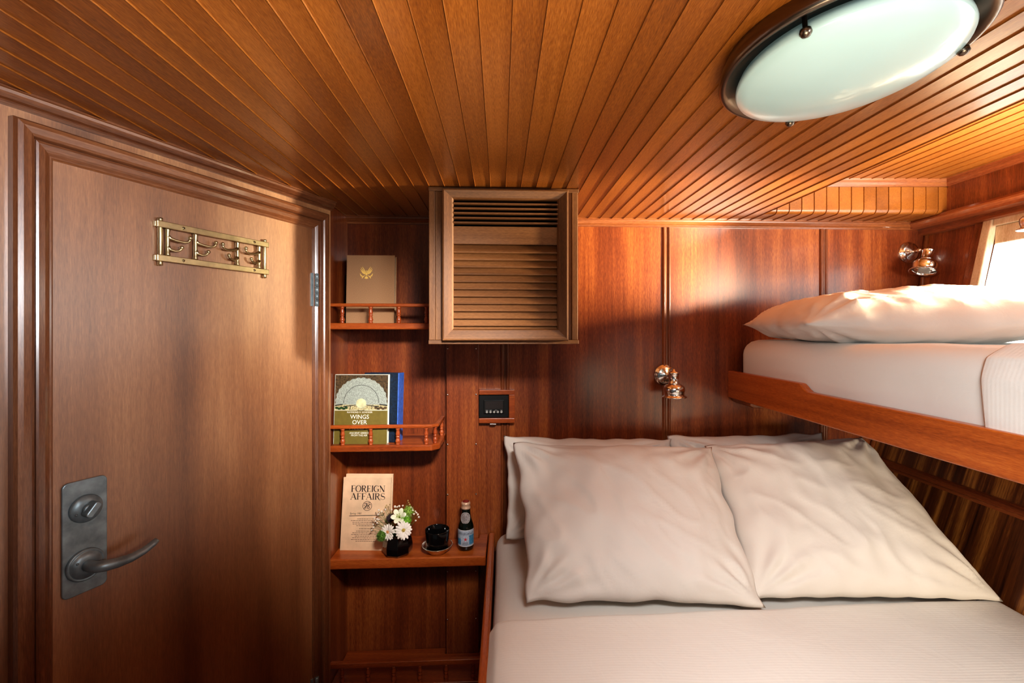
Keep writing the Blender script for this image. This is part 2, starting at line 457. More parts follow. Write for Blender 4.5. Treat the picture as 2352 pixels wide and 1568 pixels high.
# lock plate, thumb turn, lever
def rrect(x0,x1,z0,z1,r,n=5):
    p=[]
    for cx,cz,a0 in ((x1-r,z1-r,0),(x0+r,z1-r,90),(x0+r,z0+r,180),(x1-r,z0+r,270)):
        for i in range(n+1):
            a=math.radians(a0+90*i/n); p.append((cx+r*math.cos(a),cz+r*math.sin(a)))
    return p
mb=MB(); mb.prism(rrect(.6093,.680,-.510,-.291,.010),.002,.007,D); lp=obj('lock_plate',mb,M_NICKEL,door,bevel=.0015)
Ry=Matrix.Rotation(-math.pi/2,4,'X')       # local z of a lathe -> +y (into the room)
def on_door(t,z,n=.007): return D@Matrix.Translation((t,n,z))@Ry
mb=MB(); mb.lathe([(.0265,0),(.0265,.003),(.0245,.006),(.012,.0085),(0,.0085)],32,on_door(.6445,-.347)); 
for a in (200,20):
    mb.ball((.0185*math.cos(math.radians(a)),.0185*math.sin(math.radians(a)),.0068),.0028,8,on_door(.6445,-.347))
rose=obj('lock_rose',mb,M_NICKEL,lp)
mb=MB(); mb.lathe([(.0095,.008),(.010,.014),(.0095,.016),(0,.016)],20,on_door(.6445,-.347))
Mt=D@Matrix.Translation((.6445,.022,-.347))@Matrix.Rotation(math.radians(-38),4,'Y')
mb.prism(rrect(-.0065,.0065,-.014,.016,.005),-.006,.014,Mt); obj('thumb_turn',mb,M_NICKEL,rose,bevel=.0025)
mb=MB(); mb.lathe([(.0305,0),(.0305,.0035),(.028,.006),(.0265,.0045),(.0255,.0045),(.024,.0085),(.014,.0105),(0,.0105)],36,on_door(.6455,-.4555))
for a in (150,330):
    mb.ball((.0185*math.cos(math.radians(a)),.0185*math.sin(math.radians(a)),.009),.0026,8,on_door(.6455,-.4555))
rose2=obj('handle_rose',mb,M_NICKEL,lp)
hpts=[(.6455,.012,-.4555),(.6455,.030,-.4555),(.642,.040,-.4560),(.630,.046,-.4575),(.612,.048,-.460),(.588,.047,-.4615),(.566,.046,-.4585),(.548,.045,-.4515),(.540,.0445,-.4465)]
mb=MB(); mb.tube([dw(*p) for p in hpts],[.0105,.0105,.0105,.0105,.0098,.0085,.0075,.007,.0058],14); obj('lever_handle',mb,M_NICKEL,rose2)

# ------------------------------------------------------------------ coat rack on the door
rack=thing('coat_rack','brass rack of four double coat hooks between two flat rails, screwed to the door','coat rack',M=D@Matrix.Translation((.382,.002,.15)))
for z0,z1 in ((.2262,.2402),(.1515,.1655)):
    mb=MB(); mb.box((.2415,.010,z0),(.5224,.016,z1),D)
    for t in (.515,.249): mb.box((t-.007,.002,z0+.001),(t+.009,.010,z1-.001),D)
    rl=obj('rail',mb,M_BRASS,rack,bevel=.0012)
    for t in (.468,.287):
        mb=MB(); mb.lathe([(.0033,.014),(.0032,.0168),(0,.0172)],12,D@Matrix.Translation((t,0,(z0+z1)/2))@Ry); 
        mb.box((t-.0028,.0171,(z0+z1)/2-.0004),(t+.0028,.0175,(z0+z1)/2+.0004),D,1); obj('screw',mb,[M_BRASS,M_BLACKM],rl)
for t in (.513,.2505):
    mb=MB(); mb.lathe([(0,.141),(.0052,.1425),(.0052,.149),(.0045,.151),(.0045,.2415),(.0052,.2425),(.0052,.247),(0,.2485)],16,D@Matrix.Translation((t,.009,0)))
    obj('end_post',mb,M_BRASS,rack)
for t,sg in ((.4995,-1),(.4385,-1),(.3325,1),(.270,1)):
    mb=MB()
    mb.lathe([(.0052,.1655),(.0052,.169),(.0044,.172),(.0042,.180),(.0042,.211),(.0044,.219),(.0052,.223),(.0052,.2262)],14,D@Matrix.Translation((t,.012,0)))
    U=lambda a,n,z: dw(t+sg*a,.012+n,z)
    mb.tube([U(0,0,.209),U(.006,.001,.2045),U(.016,.003,.202),U(.030,.005,.2005),U(.039,.006,.2015),U(.0435,.007,.206),U(.0445,.0075,.2115)],[.0052,.0040,.0031,.0028,.0028,.0030,.0033],10)
    mb.ball(U(.0445,.0075,.2125),.0046,10)
    mb.tube([U(0,0,.186),U(.005,.001,.1795),U(.013,.003,.1775),U(.021,.004,.179),U(.0255,.005,.183),U(.027,.0055,.1865)],[.0052,.0038,.0030,.0028,.0030,.0033],10)
    mb.ball(U(.0272,.0055,.1875),.0045,10)
    obj('hook',mb,M_BRASS,rack)

# ------------------------------------------------------------------ louvred cabinet under the deckhead
CB=Matrix(((BX.x,BY.x,0,0),(BX.y,BY.y,0,1.3345),(0,0,1,0),(0,0,0,1)))
cab=thing('louvered_cabinet','square wooden cabinet with louvered front hung under the ceiling on back wall','cabinet',M=CB@Matrix.Translation((-.024,.2,-.042)))
x0,x1=-.242,.195
mb=MB()
mb.box((x0,0,-.030),(x0+.018,.355,.412),CB); mb.box((x1-.018,0,-.030),(x1,.355,.412),CB)
mb.box((x0+.018,.004,-.03),(x0+.048,.02,.412),CB); mb.box((x1-.048,.003,-.03),(x1-.018,.02,.412),CB)
mb.box((x0+.018,.30,-.03),(x1-.018,.32,.412),CB,1)  # dark panel stands in for shade behind the slats
obj('cabinet_box',mb,[W['cab_z'],M_SHADE],cab,bevel=.0015)
mb=MB(); mb.box((x0-.001,-.004,-.042),(x1+.002,.355,-.030),CB); obj('bottom_board',mb,W['cab_x'],cab,bevel=.0015)
mb=MB(); mb.box((x0-.001,-.004,.4035),(x1+.002,.355,.4145),CB); obj('top_board',mb,W['cab_x'],cab,bevel=.0015)
# louvred door: mitred bevelled frame, slats, plain middle board
ix0,ix1,iz0,iz1=-.170,.132,.003,.378
fp=[(0,-.012),(0,.010),(.004,.015),(.026,.024),(.030,.023),(.0315,.019),(.0315,-.002)]
path=[CB@Vector((ix0,0,iz0)),CB@Vector((ix0,0,iz1)),CB@Vector((ix1,0,iz1)),CB@Vector((ix1,0,iz0))]
zz=Vector((0,0,1)); ds=[-BX-zz*1.1,-BX+zz*.85,BX+zz*.85,BX-zz*1.1]
mb=MB(); mb.sweep(fp,path,ds,-BY,closed=True,mats=[0,1,0,1])
ldoor=obj('cabinet_door',mb,[W['cab_z'],W['cab_x']],cab)
def slat(mb, zc, depth, th, ang):
    M=CB@Matrix.Translation((0,0,zc))@Matrix.Rotation(math.radians(ang),4,'X')
    mb.prism([(0,0)],0,0) if False else None
    pr=[(-depth/2,-th/2+.001),(-depth/2+.0012,-th/2),(depth/2,-th/2),(depth/2,th/2),(-depth/2+.0012,th/2),(-depth/2,th/2-.001)]
    n=len(pr); vs=[(ix0-.003,a,b) for a,b in pr]+[(ix1+.003,a,b) for a,b in pr]
    fs=[tuple(range(n)),tuple(range(2*n-1,n-1,-1))]+[((i+1)%n,i,n+i,n+(i+1)%n) for i in range(n)]
    mb.add(vs,fs,M)
mb=MB()
z=iz1-.0115
for i in range(5):
    slat(mb,z,.026,.0052,4); z-=.0138
obj('upper_louvers',mb,W['cab_x'],ldoor)
mb=MB(); mb.box((ix0-.003,-.007,.2490),(ix1+.003,.012,.3005),CB); obj('middle_board',mb,W['cab_x'],ldoor,bevel=.001)
mb=MB(); z=.2350
while z>iz0-.005:
    slat(mb,z,.0262,.0062,60); z-=.0213
obj('lower_louvers',mb,W['cab_x'],ldoor)

# ------------------------------------------------------------------ screwed cover board running down the back wall
cov=thing('cover_board','narrow vertical mahogany cover board with rows of small screws, on back wall beside shelves','board',M=B@Matrix.Translation((-.182,-.012,-1.2)))
mb=MB(); mb.box((-.241,-.030,-1.2),(-.1235,0,-.044),B); obj('board',mb,W['wall'],cov,bevel=.002)
for y in (800,906,1020,1135,1312,1422):
    for s in (-.2365,-.1335):
        z=(CY-y)/F*1.66
        mb=MB(); mb.lathe([(.0036,0),(.0034,.0012),(.002,.0022),(0,.0024)],10,B@Matrix.Translation((s,-.030,z))@Matrix.Rotation(math.pi/2,4,'X'))
        obj('screw',mb,M_SCREW,cov)
# control panel
pan=thing('control_panel','small black control panel with five buttons in wooden surround on back wall','control panel',M=B@Matrix.Translation((-.058,-.012,-.342)))
mb=MB()
for lo,hi in (((-.123,-.032,-.342),(.009,0,-.324)),((-.123,-.032,-.238),(.009,0,-.221)),((-.013,-.032,-.324),(.009,0,-.238))): mb.box(lo,hi,B)
obj('surround',mb,W['shelf'],pan,bevel=.002)
mb=MB(); mb.box((-.123,-.022,-.324),(-.013,0,-.238),B); bz=obj('bezel',mb,M_BLACKM,pan,bevel=.002)
mb=MB(); mb.box((-.105,-.027,-.308),(-.030,-.020,-.258),B); fc=obj('face_plate',mb,M_BLACKM,bz,bevel=.0015)
mb=MB(); mb.box((-.100,-.0276,-.291),(-.035,-.0265,-.262),B); obj('display',mb,plain('lcd_screen',(46,40,38),.6,spec=.2),fc)
for i in range(5):
    mb=MB(); mb.lathe([(.0044,0),(.0044,.0012),(.0030,.002),(.0026,.0012),(0,.0012)],14,B@Matrix.Translation((-.0935+i*.0133,-.0270,-.3015))@Matrix.Rotation(math.pi/2,4,'X')); obj('button',mb,plain('grey_button',(165,165,160),.4),fc)
mb=MB()
for s,w in ((-.0935,.010),(-.080,.009),(-.060,.008),(-.0405,.008)): mb.box((s-w/2,-.0273,-.2957),(s+w/2,-.0268,-.2945),B)
obj('button_legend',mb,plain('legend_print',(170,170,165),.5),fc)
mb=MB(); mb.box((-.082,-.028,-.349),(-.060,-.022,-.345),B); obj('pull_tab',mb,M_SCREW,pan,bevel=.001)

# ------------------------------------------------------------------ shelves
def yfront(x): return 1.531+.0486*x
bal_mesh=None
def shelf(label, z, th, xr, rail=None, ret=False, bals=(), notch=False, group=None):
    global bal_mesh
    t=thing('gallery_shelf' if rail else 'plain_shelf',label,'shelf',(-.43,1.6,z-th),group=None)
    xl=-.604; f0=yfront(xl); f1=yfront(xr)
    mb=MB()
    bk=lambda x:1.70+.0486*x
    ch=.024 if ret else 0
    poly=[(xl,f0),(xr-ch,yfront(xr-ch))]+([(xr,f1+ch)] if ret else [])+[(xr,bk(xr)),(xl,bk(xl))]
    if notch: poly=[(xl,f0),(xr,f1),(xr,bk(xr)),(-.1225,bk(-.1225)),(-.1225,1.6635),(-.2425,1.6575),(-.2425,bk(-.2425)),(xl,bk(xl))]
    n=len(poly)
    vs=[(a,b,z-th) for a,b in poly]+[(a,b,z) for a,b in poly]
    fs=[tuple(range(n-1,-1,-1)),tuple(range(n,2*n))]+[(i,(i+1)%n,n+(i+1)%n,n+i) for i in range(n)]
    mb.add(vs,fs); obj('shelf_board',mb,W['shelf'],t,bevel=.004,seg=3)
    if rail:
        rz0,rz1=rail; ins=.011
        line=[Vector((xl,f0+ins,0)),Vector((xr-ch-.004,yfront(xr)+ins,0))]
        if ret: line+= [Vector((xr-ins,f1+ch+.004,0)),Vector((xr-ins,bk(xr)-.005,0))]
        mb=MB(); w=.0075
        # rail as a mitred strip
        L=[];R_=[]
        for i,p in enumerate(line):
            d1=(line[i]-line[i-1]).normalized() if i>0 else None
            d2=(line[i+1]-line[i]).normalized() if i<len(line)-1 else None
            d=((d1 or d2)+(d2 or d1)).normalized(); nrm=Vector((-d.y,d.x,0)); k=w/max(.5,nrm.dot(Vector((-(d1 or d2).y,(d1 or d2).x,0))))
            L.append(p+nrm*k); R_.append(p-nrm*k)
        m=len(line)
        vs=[(p.x,p.y,zv) for zv in (rz0,rz1) for p in L+R_]
        fs=[]
        for i in range(m-1):
            a,b,c,d=i,i+1,m+i+1,m+i
            fs+=[(a,b,c,d),(2*m+d,2*m+c,2*m+b,2*m+a),(a,2*m+a,2*m+b,b),(d,c,2*m+c,2*m+d)]
        fs+=[(0,m,3*m,2*m),(m-1,3*m-1,4*m-1,2*m-1)]
        mb.add(vs,fs); obj('gallery_rail',mb,W['shelf'],t,bevel=.003,seg=3)
        H=rz0-z
        pr=[(.0060,0),(.0060,.06),(.0048,.09),(.0068,.16),(.0072,.22),(.0056,.33),(.0040,.42),(.0058,.46),(.0058,.50),(.0040,.53),(.0056,.58),(.0062,.66),(.0050,.78),(.0044,.90),(.0060,.94),(.0060,1)]
        for bx,by in bals:
            M=Matrix.Translation((bx,by,z))
            if bal_mesh is None or abs(bal_mesh[1]-H)>.001:
                mb=MB(); mb.lathe([(r_*1.2,h*H) for r_,h in pr],14,M)
                o=obj('baluster',mb,W['turned'],t)
                me=o.data; Rt=ROOT[t]
                dl=(Rt.inverted()@M).translation
                for v in me.vertices: v.co-=dl
                o.location=dl; ROOT[o]=M; bal_mesh=(o,H)
            else:
                part_at('baluster',bal_mesh[0],t,M)
    return t
def bx(px): Y=1.51; return (px-CX)/F*(1.531+.011)/(1-.0486*(px-CX)/F)
def bal(pxs): return [(bx(p),yfront(bx(p))+.011) for p in pxs]
XR=-.245
cornerb=[(XR-.016,yfront(XR)+.026),(XR-.011,1.655)]
shelf('upper gallery shelf with turned rail holding a tan book, half behind louvered cabinet',.022,.021,XR-.004,(.0765,.0875),True,bal((786,851.5,916,980))+cornerb)
shelf('middle gallery shelf with turned rail and rounded corner, holding two books',-.384,.021,XR,(-.329,-.3175),True,bal((787,851.5,914,979))+cornerb)
shelf('plain shelf holding magazine, flowers, black tumbler and bottle',-.760,.033,-.088,notch=True)
shelf('lowest gallery shelf in dark niche, only its rail and spindle tops in view',-1.178,.025,-.088,(-1.124,-1.106),False,bal((786,846,905,965,1025,1087)),notch=True)

# ------------------------------------------------------------------ text helpers
def text(body, size, ax=0.5):
    cu=bpy.data.curves.new('lettering','FONT'); cu.body=body; cu.size=size; cu.align_x='CENTER'; cu.resolution_u=3
    o=bpy.data.objects.new('lettering',cu); C.objects.link(o)
    bpy.context.view_layer.update()
    me=bpy.data.meshes.new_from_object(o.evaluated_get(bpy.context.evaluated_depsgraph_get()))
    vs=[v.co.copy() for v in me.vertices]; fs=[tuple(p.vertices) for p in me.polygons]
    bpy.data.objects.remove(o); bpy.data.curves.remove(cu); bpy.data.meshes.remove(me)
    return vs,fs
def put_text(mb, body, size, x, y, z, M, mat, sx=1.0, width=None, fn=None):
    vs,fs=text(body,size)
    if width:
        w=max(v.x for v in vs)-min(v.x for v in vs); sx=width/w
    pts=[(x+v.x*sx,y,z+v.y) for v in vs]
    if fn: pts=[fn(*p) for p in pts]
    mb.add(pts,fs,M,False,mat)
def strokes(mb, segs, M, y, mat):
    for (a,b,wa,wb) in segs:
        a=Vector((a[0],a[1])); b=Vector((b[0],b[1])); d=(b-a)
        n=Vector((-d.y,d.x)).normalized()
        mb.flat([tuple(a+n*wa/2),tuple(a-n*wa/2),tuple(b-n*wb/2),tuple(b+n*wb/2)],y,M,mat)
def arcpts(cx,cy,rx,ry,a0,a1,n=14):
    return [(cx+rx*math.cos(math.radians(a0+(a1-a0)*i/n)),cy+ry*math.sin(math.radians(a0+(a1-a0)*i/n))) for i in range(n+1)]
def poly_stroke(mb,pts,ws,M,y,mat):
    n=len(pts)
    for i in range(n-1):
        strokes(mb,[(pts[i],pts[i+1],ws[i],ws[i+1])],M,y,mat)
TK,TN=.17,.05
def serif_letter(ch):
    # unit cap height; returns list of (points, widths) strokes and advance width
    V=lambda x,y0=0,y1=1,w=TK:([(x,y0),(x,y1)],[w,w])
    Hh=lambda x0,x1,y,w=TN:([(x0,y),(x1,y)],[w,w])
    if ch=='F': return [V(.16),Hh(.02,.32,.025),Hh(.02,.62,.975),([(.60,.98),(.62,.76)],[.05,.03]),Hh(.16,.46,.52),([(.46,.64),(.46,.40)],[.05,.05])],.66
    if ch=='E': return [V(.16),Hh(.02,.62,.025),Hh(.02,.60,.975),([(.58,.98),(.60,.78)],[.05,.03]),([(.60,.02),(.64,.24)],[.05,.03]),Hh(.16,.44,.52),([(.44,.64),(.44,.40)],[.05,.05])],.70
    if ch=='I': return [V(.16),Hh(.02,.30,.025),Hh(.02,.30,.975)],.34
    if ch=='N': return [V(.12,0,1,TN),([(.08,.98),(.70,.02)],[TK,TK]),V(.72,0,1,TN),Hh(.0,.24,.025),Hh(.60,.84,.975),Hh(.0,.14,.975)],.86
    if ch=='A': return [([(.06,.02),(.40,1.0)],[TN,TN]),([(.38,1.0),(.72,.02)],[TK,TK]),Hh(.18,.60,.34),Hh(-.04,.18,.025),Hh(.56,.86,.025)],.84
    if ch=='R':
        a=arcpts(.34,.745,.26,.23,90,-90,10)
        w=[TN+(TK-TN)*math.sin(math.pi*i/10) for i in range(11)]
        return [V(.16),Hh(.02,.30,.025),Hh(.02,.34,.975),Hh(.16,.34,.515),(a,w),([(.36,.52),(.58,.10),(.72,-.06),(.86,-.04)],[TK,TK*.8,.07,.03])],.80
    if ch=='O':
        a=arcpts(.44,.5,.38,.49,0,360,28); w=[TN+(TK-TN)*abs(math.cos(2*math.pi*i/28))**1.3 for i in range(29)]
        return [(a,w)],.90
    if ch=='G':
        a=arcpts(.44,.5,.38,.49,40,330,24); w=[TN+(TK-TN)*max(0,-math.cos(math.radians(40+290*i/24)))**.8 for i in range(25)]
        return [(a,w),V(.70,.06,.42,TK*.9),Hh(.52,.86,.42),([(.72,.80),(.76,1.0)],[.05,.04])],.88
    if ch=='S':
        p=arcpts(.32,.74,.22,.24,40,250,12)+arcpts(.34,.26,.26,.25,80,-140,12)
        w=[TN+(TK-TN)*math.exp(-((i-12.5)/5)**2) for i in range(26)]
        return [(p,w),([(.50,.78),(.52,1.0)],[.04,.05]),([(.08,.26),(.06,.02)],[.05,.05])],.64
    return [],.3
def serif_text(mb, s, x, z, h, width, M, y, mat):
    adv=[]; tot=0
    for ch in s: a=serif_letter(ch); adv.append((tot,a[0])); tot+=a[1]
    k=width/tot
    for x0,sts in adv:
        for pts,ws in sts:
            poly_stroke(mb,[(x-width/2+(x0+px_)*k,z+pz_*h) for px_,pz_ in pts],[w_*min(k,h)*1.0 for w_ in ws],M,y,mat)

# ------------------------------------------------------------------ books
def book_frame(x,y,z,yaw,lean):
    return Matrix.Translation((x,y,z))@Matrix.Rotation(math.radians(yaw),4,'Z')@Matrix.Rotation(math.radians(-lean),4,'X')
M_PAGE=plain('book_pages',(214,200,172),.8,noise_amt=.08,nscale=300)
# tan book with gilt eagle
T=book_frame(-.492,1.577,.0225,1.5,3)
bk=thing('hardback_book','tan cloth hardback book with gold eagle emblem standing on upper shelf','book',M=T.copy())
wv,hv,tv=.166,.238,.030
mb=MB(); mb.box((-wv/2,0,0),(wv/2,.0028,hv),T); mb.box((-wv/2,tv-.0028,0),(wv/2,tv,hv),T); mb.box((-wv/2-.001,0,0),(-wv/2+.003,tv,hv),T)
M_TAN=plain('tan_bookcloth',(168,128,92),.85,noise_amt=.07,nscale=500,bump=.2)
obj('cover',mb,M_TAN,bk,bevel=.0012)
mb=MB(); mb.box((-wv/2+.003,.0028,.003),(wv/2-.004,tv-.0028,hv-.003),T); obj('pages',mb,M_PAGE,bk)
M_GOLD=plain('gilt_stamp',(248,206,112),.45,0)
mb=MB(); ex,ez=-.015,.176; g=-.0004; ek=.0215
E_=lambda x,z:(ex+x*ek,ez+z*ek)
for sg in (-1,1):
    for (tx,tz),(qx,qz),(rx_,rz_) in (((.66,.98),(.36,.46),(.13,.16)),((.88,.84),(.52,.36),(.15,.06)),((.99,.60),(.60,.22),(.17,-.04)),((.92,.34),(.58,.06),(.18,-.14)),((.74,.10),(.48,-.10),(.18,-.24))):
        poly_stroke(mb,[E_(sg*rx_,rz_),E_(sg*qx,qz),E_(sg*tx,tz)],[.09*ek,.13*ek,.06*ek],T,g,0)
    poly_stroke(mb,[E_(sg*.20,-.42),E_(sg*.52,-.60),E_(sg*.84,-.50),E_(sg*1.0,-.12)],[.08*ek,.13*ek,.20*ek,.10*ek],T,g,0)
    poly_stroke(mb,[E_(sg*.40,-.55),E_(sg*.72,-.86)],[.10*ek,.16*ek],T,g,0)
mb.flat([E_(-.15,.10),E_(.15,.10),E_(.16,-.28),E_(0,-.50),E_(-.16,-.28)],g,T)
mb.flat(arcpts(ex+.02*ek,ez+.27*ek,.10*ek,.11*ek,0,360,10)[:-1],g,T)
mb.flat([E_(.10,.30),E_(.20,.24),E_(.10,.22)],g,T)
mb.flat([E_(-.12,-.56),E_(.12,-.56),E_(.32,-.90),E_(0,-1.0),E_(-.32,-.90)],g,T)
obj('eagle_emblem',mb,M_GOLD,bk)
# dark green book tucked behind it
T=book_frame(-.532,1.625,.0225,1.5,2)
mb=MB(); mb.box((-.062,0,0),(.062,.0025,.175),T); mb.box((-.062,.0175,0),(.062,.020,.175),T); mb.box((-.064,0,0),(-.060,.020,.175),T)
o=thing('hardback_book','dark green book mostly hidden behind the tan book on upper shelf','book',M=T.copy())
obj('cover',mb,plain('green_bookcloth',(26,34,24),.7,noise_amt=.1),o,bevel=.001)
mb=MB(); mb.box((-.060,.0025,.002),(.059,.0175,.172),T); obj('pages',mb,M_PAGE,o)

# book with the theatre photograph on its jacket
T=book_frame(-.5085,1.524,-.3835,0,4.5)
bk=thing('hardback_book','book with aerial photo of stone theatre and olive title band, standing on middle shelf','book',M=T.copy())
wv,hv,tv=.180,.233,.020
mb=MB(); mb.box((-wv/2,0,0),(wv/2,.002,hv),T); mb.box((-wv/2,tv-.002,0),(wv/2,tv,hv),T); mb.box((-wv/2-.001,0,0),(-wv/2+.002,tv,hv),T)
obj('cover',mb,plain('jacket_white',(205,205,190),.4,coat=.3),bk,bevel=.001)
mb=MB(); mb.box((-wv/2+.002,.002,.002),(wv/2-.003,tv-.002,hv-.002),T); obj('pages',mb,plain('white_pages',(214,222,206),.8),bk)
mats=[plain('scrub_photo',(66,52,34),.4,noise_amt=.55,nscale=170,coat=.3),plain('stone_photo',(146,152,142),.4,noise_amt=.22,nscale=420,coat=.3),
      plain('ink_line',(40,40,38),.5),plain('orchestra_photo',(196,192,150),.4,noise_amt=.1,coat=.3),plain('olive_print',(112,98,44),.4,noise_amt=.05,coat=.3),
      plain('title_print',(232,230,214),.5),plain('earth_photo',(168,156,116),.4,noise_amt=.3,nscale=220,coat=.3),plain('tree_photo',(34,60,30),.4,noise_amt=.4,nscale=300)]
mb=MB(); g=-.0004; zb=.112
hw=wv/2-.001
mb.flat([(-hw,.1505-.0385),(hw,.112),(hw,hv-.002),(-hw,hv-.002)],g,T,0)
mb.flat([(-hw,.0005),(hw,.0005),(hw,zb),(-hw,zb)],g,T,4)
mb.flat([(-hw,zb),(hw,zb),(hw,zb+.0012),(-hw,zb+.0012)],g*1.4,T,5)
mb.flat([(-hw,zb+.0012),(hw,zb+.0012),(hw,zb+.022),(-hw,zb+.024)],g*1.4,T,6)
cx_,cz_=.0,.137
rim=[]
for i in range(61):
    a=math.radians(-4+188*i/60); rr=(.0895 if i%4<2 else .0872)*(1 if 6<i<54 else .985)
    rim.append((max(-hw,min(hw,cx_+rr*math.cos(a)*1.0)),cz_+rr*math.sin(a)*.96))
mb.flat(rim,g*1.8,T,1)
poly_stroke(mb,arcpts(cx_,cz_-.002,.0595,.062,2,178,30),[.0014]*31,T,g*2.2,2)
for sg in (-1,1):
    mb.flat([(sg*.088,cz_-.006),(sg*.062,cz_-.003),(sg*.062,cz_-.0065),(sg*.088,cz_-.0105)],g*2.4,T,2)
    mb.flat([(sg*.060,cz_-.0105),(sg*.018,cz_-.006),(sg*.018,cz_-.008),(sg*.060,cz_-.014)],g*2.4,T,2)
    mb.flat([(sg*.036,cz_-.010),(sg*.034,cz_-.010),(sg*.036,cz_-.021),(sg*.038,cz_-.021)],g*2.5,T,2)
    for q in range(5):
        mb.flat(arcpts(sg*(.050+.008*q),cz_-.016-.003*(q%2),.006,.004,0,360,8)[:-1],g*2.6,T,7 if sg<0 else 0)
mb.flat(arcpts(cx_,cz_-.001,.0175,.0165,0,360,24)[:-1],g*2.8,T,3)
poly_stroke(mb,arcpts(cx_,cz_-.001,.0175,.0165,0,360,24),[.001]*25,T,g*3,1)
poly_stroke(mb,arcpts(cx_,cz_-.021,.016,.004,200,340,8),[.0012]*9,T,g*3,2)
put_text(mb,'RAYMOND V. SCHODER',.0075,-.004,g*1.6,.1035,T,5,width=.085)
put_text(mb,'WINGS',.0195,-.004,g*1.6,.0845,T,5,width=.063)
put_text(mb,'OVER',.0195,-.004,g*1.6,.0665,T,5,width=.049)
put_text(mb,'HELLAS',.0195,-.004,g*1.6,.0485,T,5,width=.068)
put_text(mb,'ANCIENT GREECE',.0085,-.004,g*1.6,.0345,T,5,width=.066)
put_text(mb,'FROM THE AIR',.0085,-.004,g*1.6,.0265,T,5,width=.054)
obj('front_jacket',mb,mats,bk)
# blue book behind it
T=book_frame(-.452,1.552,-.3835,-6,4)
o=thing('slipcase_book','dark navy book with bright blue spine standing behind the theatre book','book',M=T.copy())
mb=MB(); mb.box((-.06,0,0),(.062,.003,.236),T); mb.box((-.06,.047,0),(.062,.050,.236),T); obj('cover',mb,plain('navy_print',(14,30,48),.45,noise_amt=.5,nscale=120,coat=.3),o,bevel=.001)
mb=MB(); mb.box((-.058,.003,.002),(.0595,.047,.234),T); obj('pages',mb,M_PAGE,o)
mb=MB(); mb.box((.0595,-.0004,0),(.0635,.0504,.2362),T); obj('spine',mb,plain('blue_bookcloth',(64,104,186),.5,noise_amt=.12,nscale=90),o,bevel=.001)

# magazines
M_MAG=plain('aged_paper',(228,192,156),.75,noise_amt=.06,nscale=20)
M_INK=plain('black_print',(40,26,24),.6)
def magazine(T,label,front,w=.168,h=.243):
    o=thing('magazine',label,'magazine',M=T.copy())
    mb=MB(); mb.box((-w/2,.0008,0),(w/2,.0058,h-.001),T); obj('pages',mb,M_PAGE,o)
    mb=MB(); mb.box((-w/2,0,0),(w/2,.0008,h),T); mb.box((-w/2,.0058,0),(w/2,.0066,h),T); mb.box((-w/2-.0006,0,0),(-w/2+.0004,.0066,h),T)
    obj('cover',mb,M_MAG,o)
    if front:
        mb=MB(); g=-.0003
        serif_text(mb,'FOREIGN',.004,.194,.0215,.120,T,g,0)
        serif_text(mb,'AFFAIRS',.004,.168,.0215,.121,T,g,0)
        c=(.0035,.147)
        poly_stroke(mb,arcpts(c[0],c[1],.0155,.0155,0,360,28),[.0016]*29,T,g,0)
        # rider on a horse, a tangle of strokes inside the ring
        for pts in ([(-.009,-.005),(-.003,.001),(.004,.001),(.009,.006),(.011,.003)],[(-.003,.001),(-.004,.008),(.0,.010)],[(-.008,-.004),(-.010,-.010)],[(-.003,0),(-.006,-.009)],[(.004,.001),(.008,-.006),(.004,-.010)],[(.002,.002),(.0,-.010)],[(-.004,.006),(.003,.005)],[(-.010,.006),(-.006,.010)],[(.003,.010),(.009,.010)],[(-.012,0),(-.009,.003)]):
            poly_stroke(mb,[(c[0]+a,c[1]+b) for a,b in pts],[.0022]*len(pts),T,g,0)
        put_text(mb,'Spring 1981',.0095,-.036,g,.1185,T,0,width=.040,fn=lambda x,y,z:(x+(z-.1185)*.25,y,z))
        put_text(mb,'$ 3.95',.0095,.044,g,.1205,T,0,width=.026,fn=lambda x,y,z:(x+(z-.12)*.25,y,z))
        mb.flat([(-.058,.1125),(.062,.1155),(.062,.1175),(-.058,.1145)],g,T,0)
        rr=random.Random(3)
        for k,(z,wd) in enumerate([(.103,.066),(.097,.110),(.0915,.100),(.086,.098),(.0805,.072),(.0705,.050),(.0625,.070),(.057,.096),(.0515,.104),(.046,.078),(.0405,.096),(.035,.104),(.0295,.072)]):
            x=.004-wd/2
            while x<.004+wd/2:      # illegible lines of small print
                l=rr.uniform(.003,.010)
                mb.flat([(x,z),(min(x+l,.004+wd/2),z),(min(x+l,.004+wd/2),z+.0016),(x,z+.0016)],g,T,1)
                x+=l+.0016
        obj('cover_print',mb,[M_INK,plain('faded_print',(112,84,70),.7)],o)
    return o
magazine(book_frame(-.5085,1.566,-.7595,-1,8),'aged paper magazine printed with round seal on its cover, standing on plain shelf',True)
magazine(book_frame(-.503,1.577,-.7595,-1,7.0),'second aged paper magazine showing only its edges behind the front one',False,.166,.252)

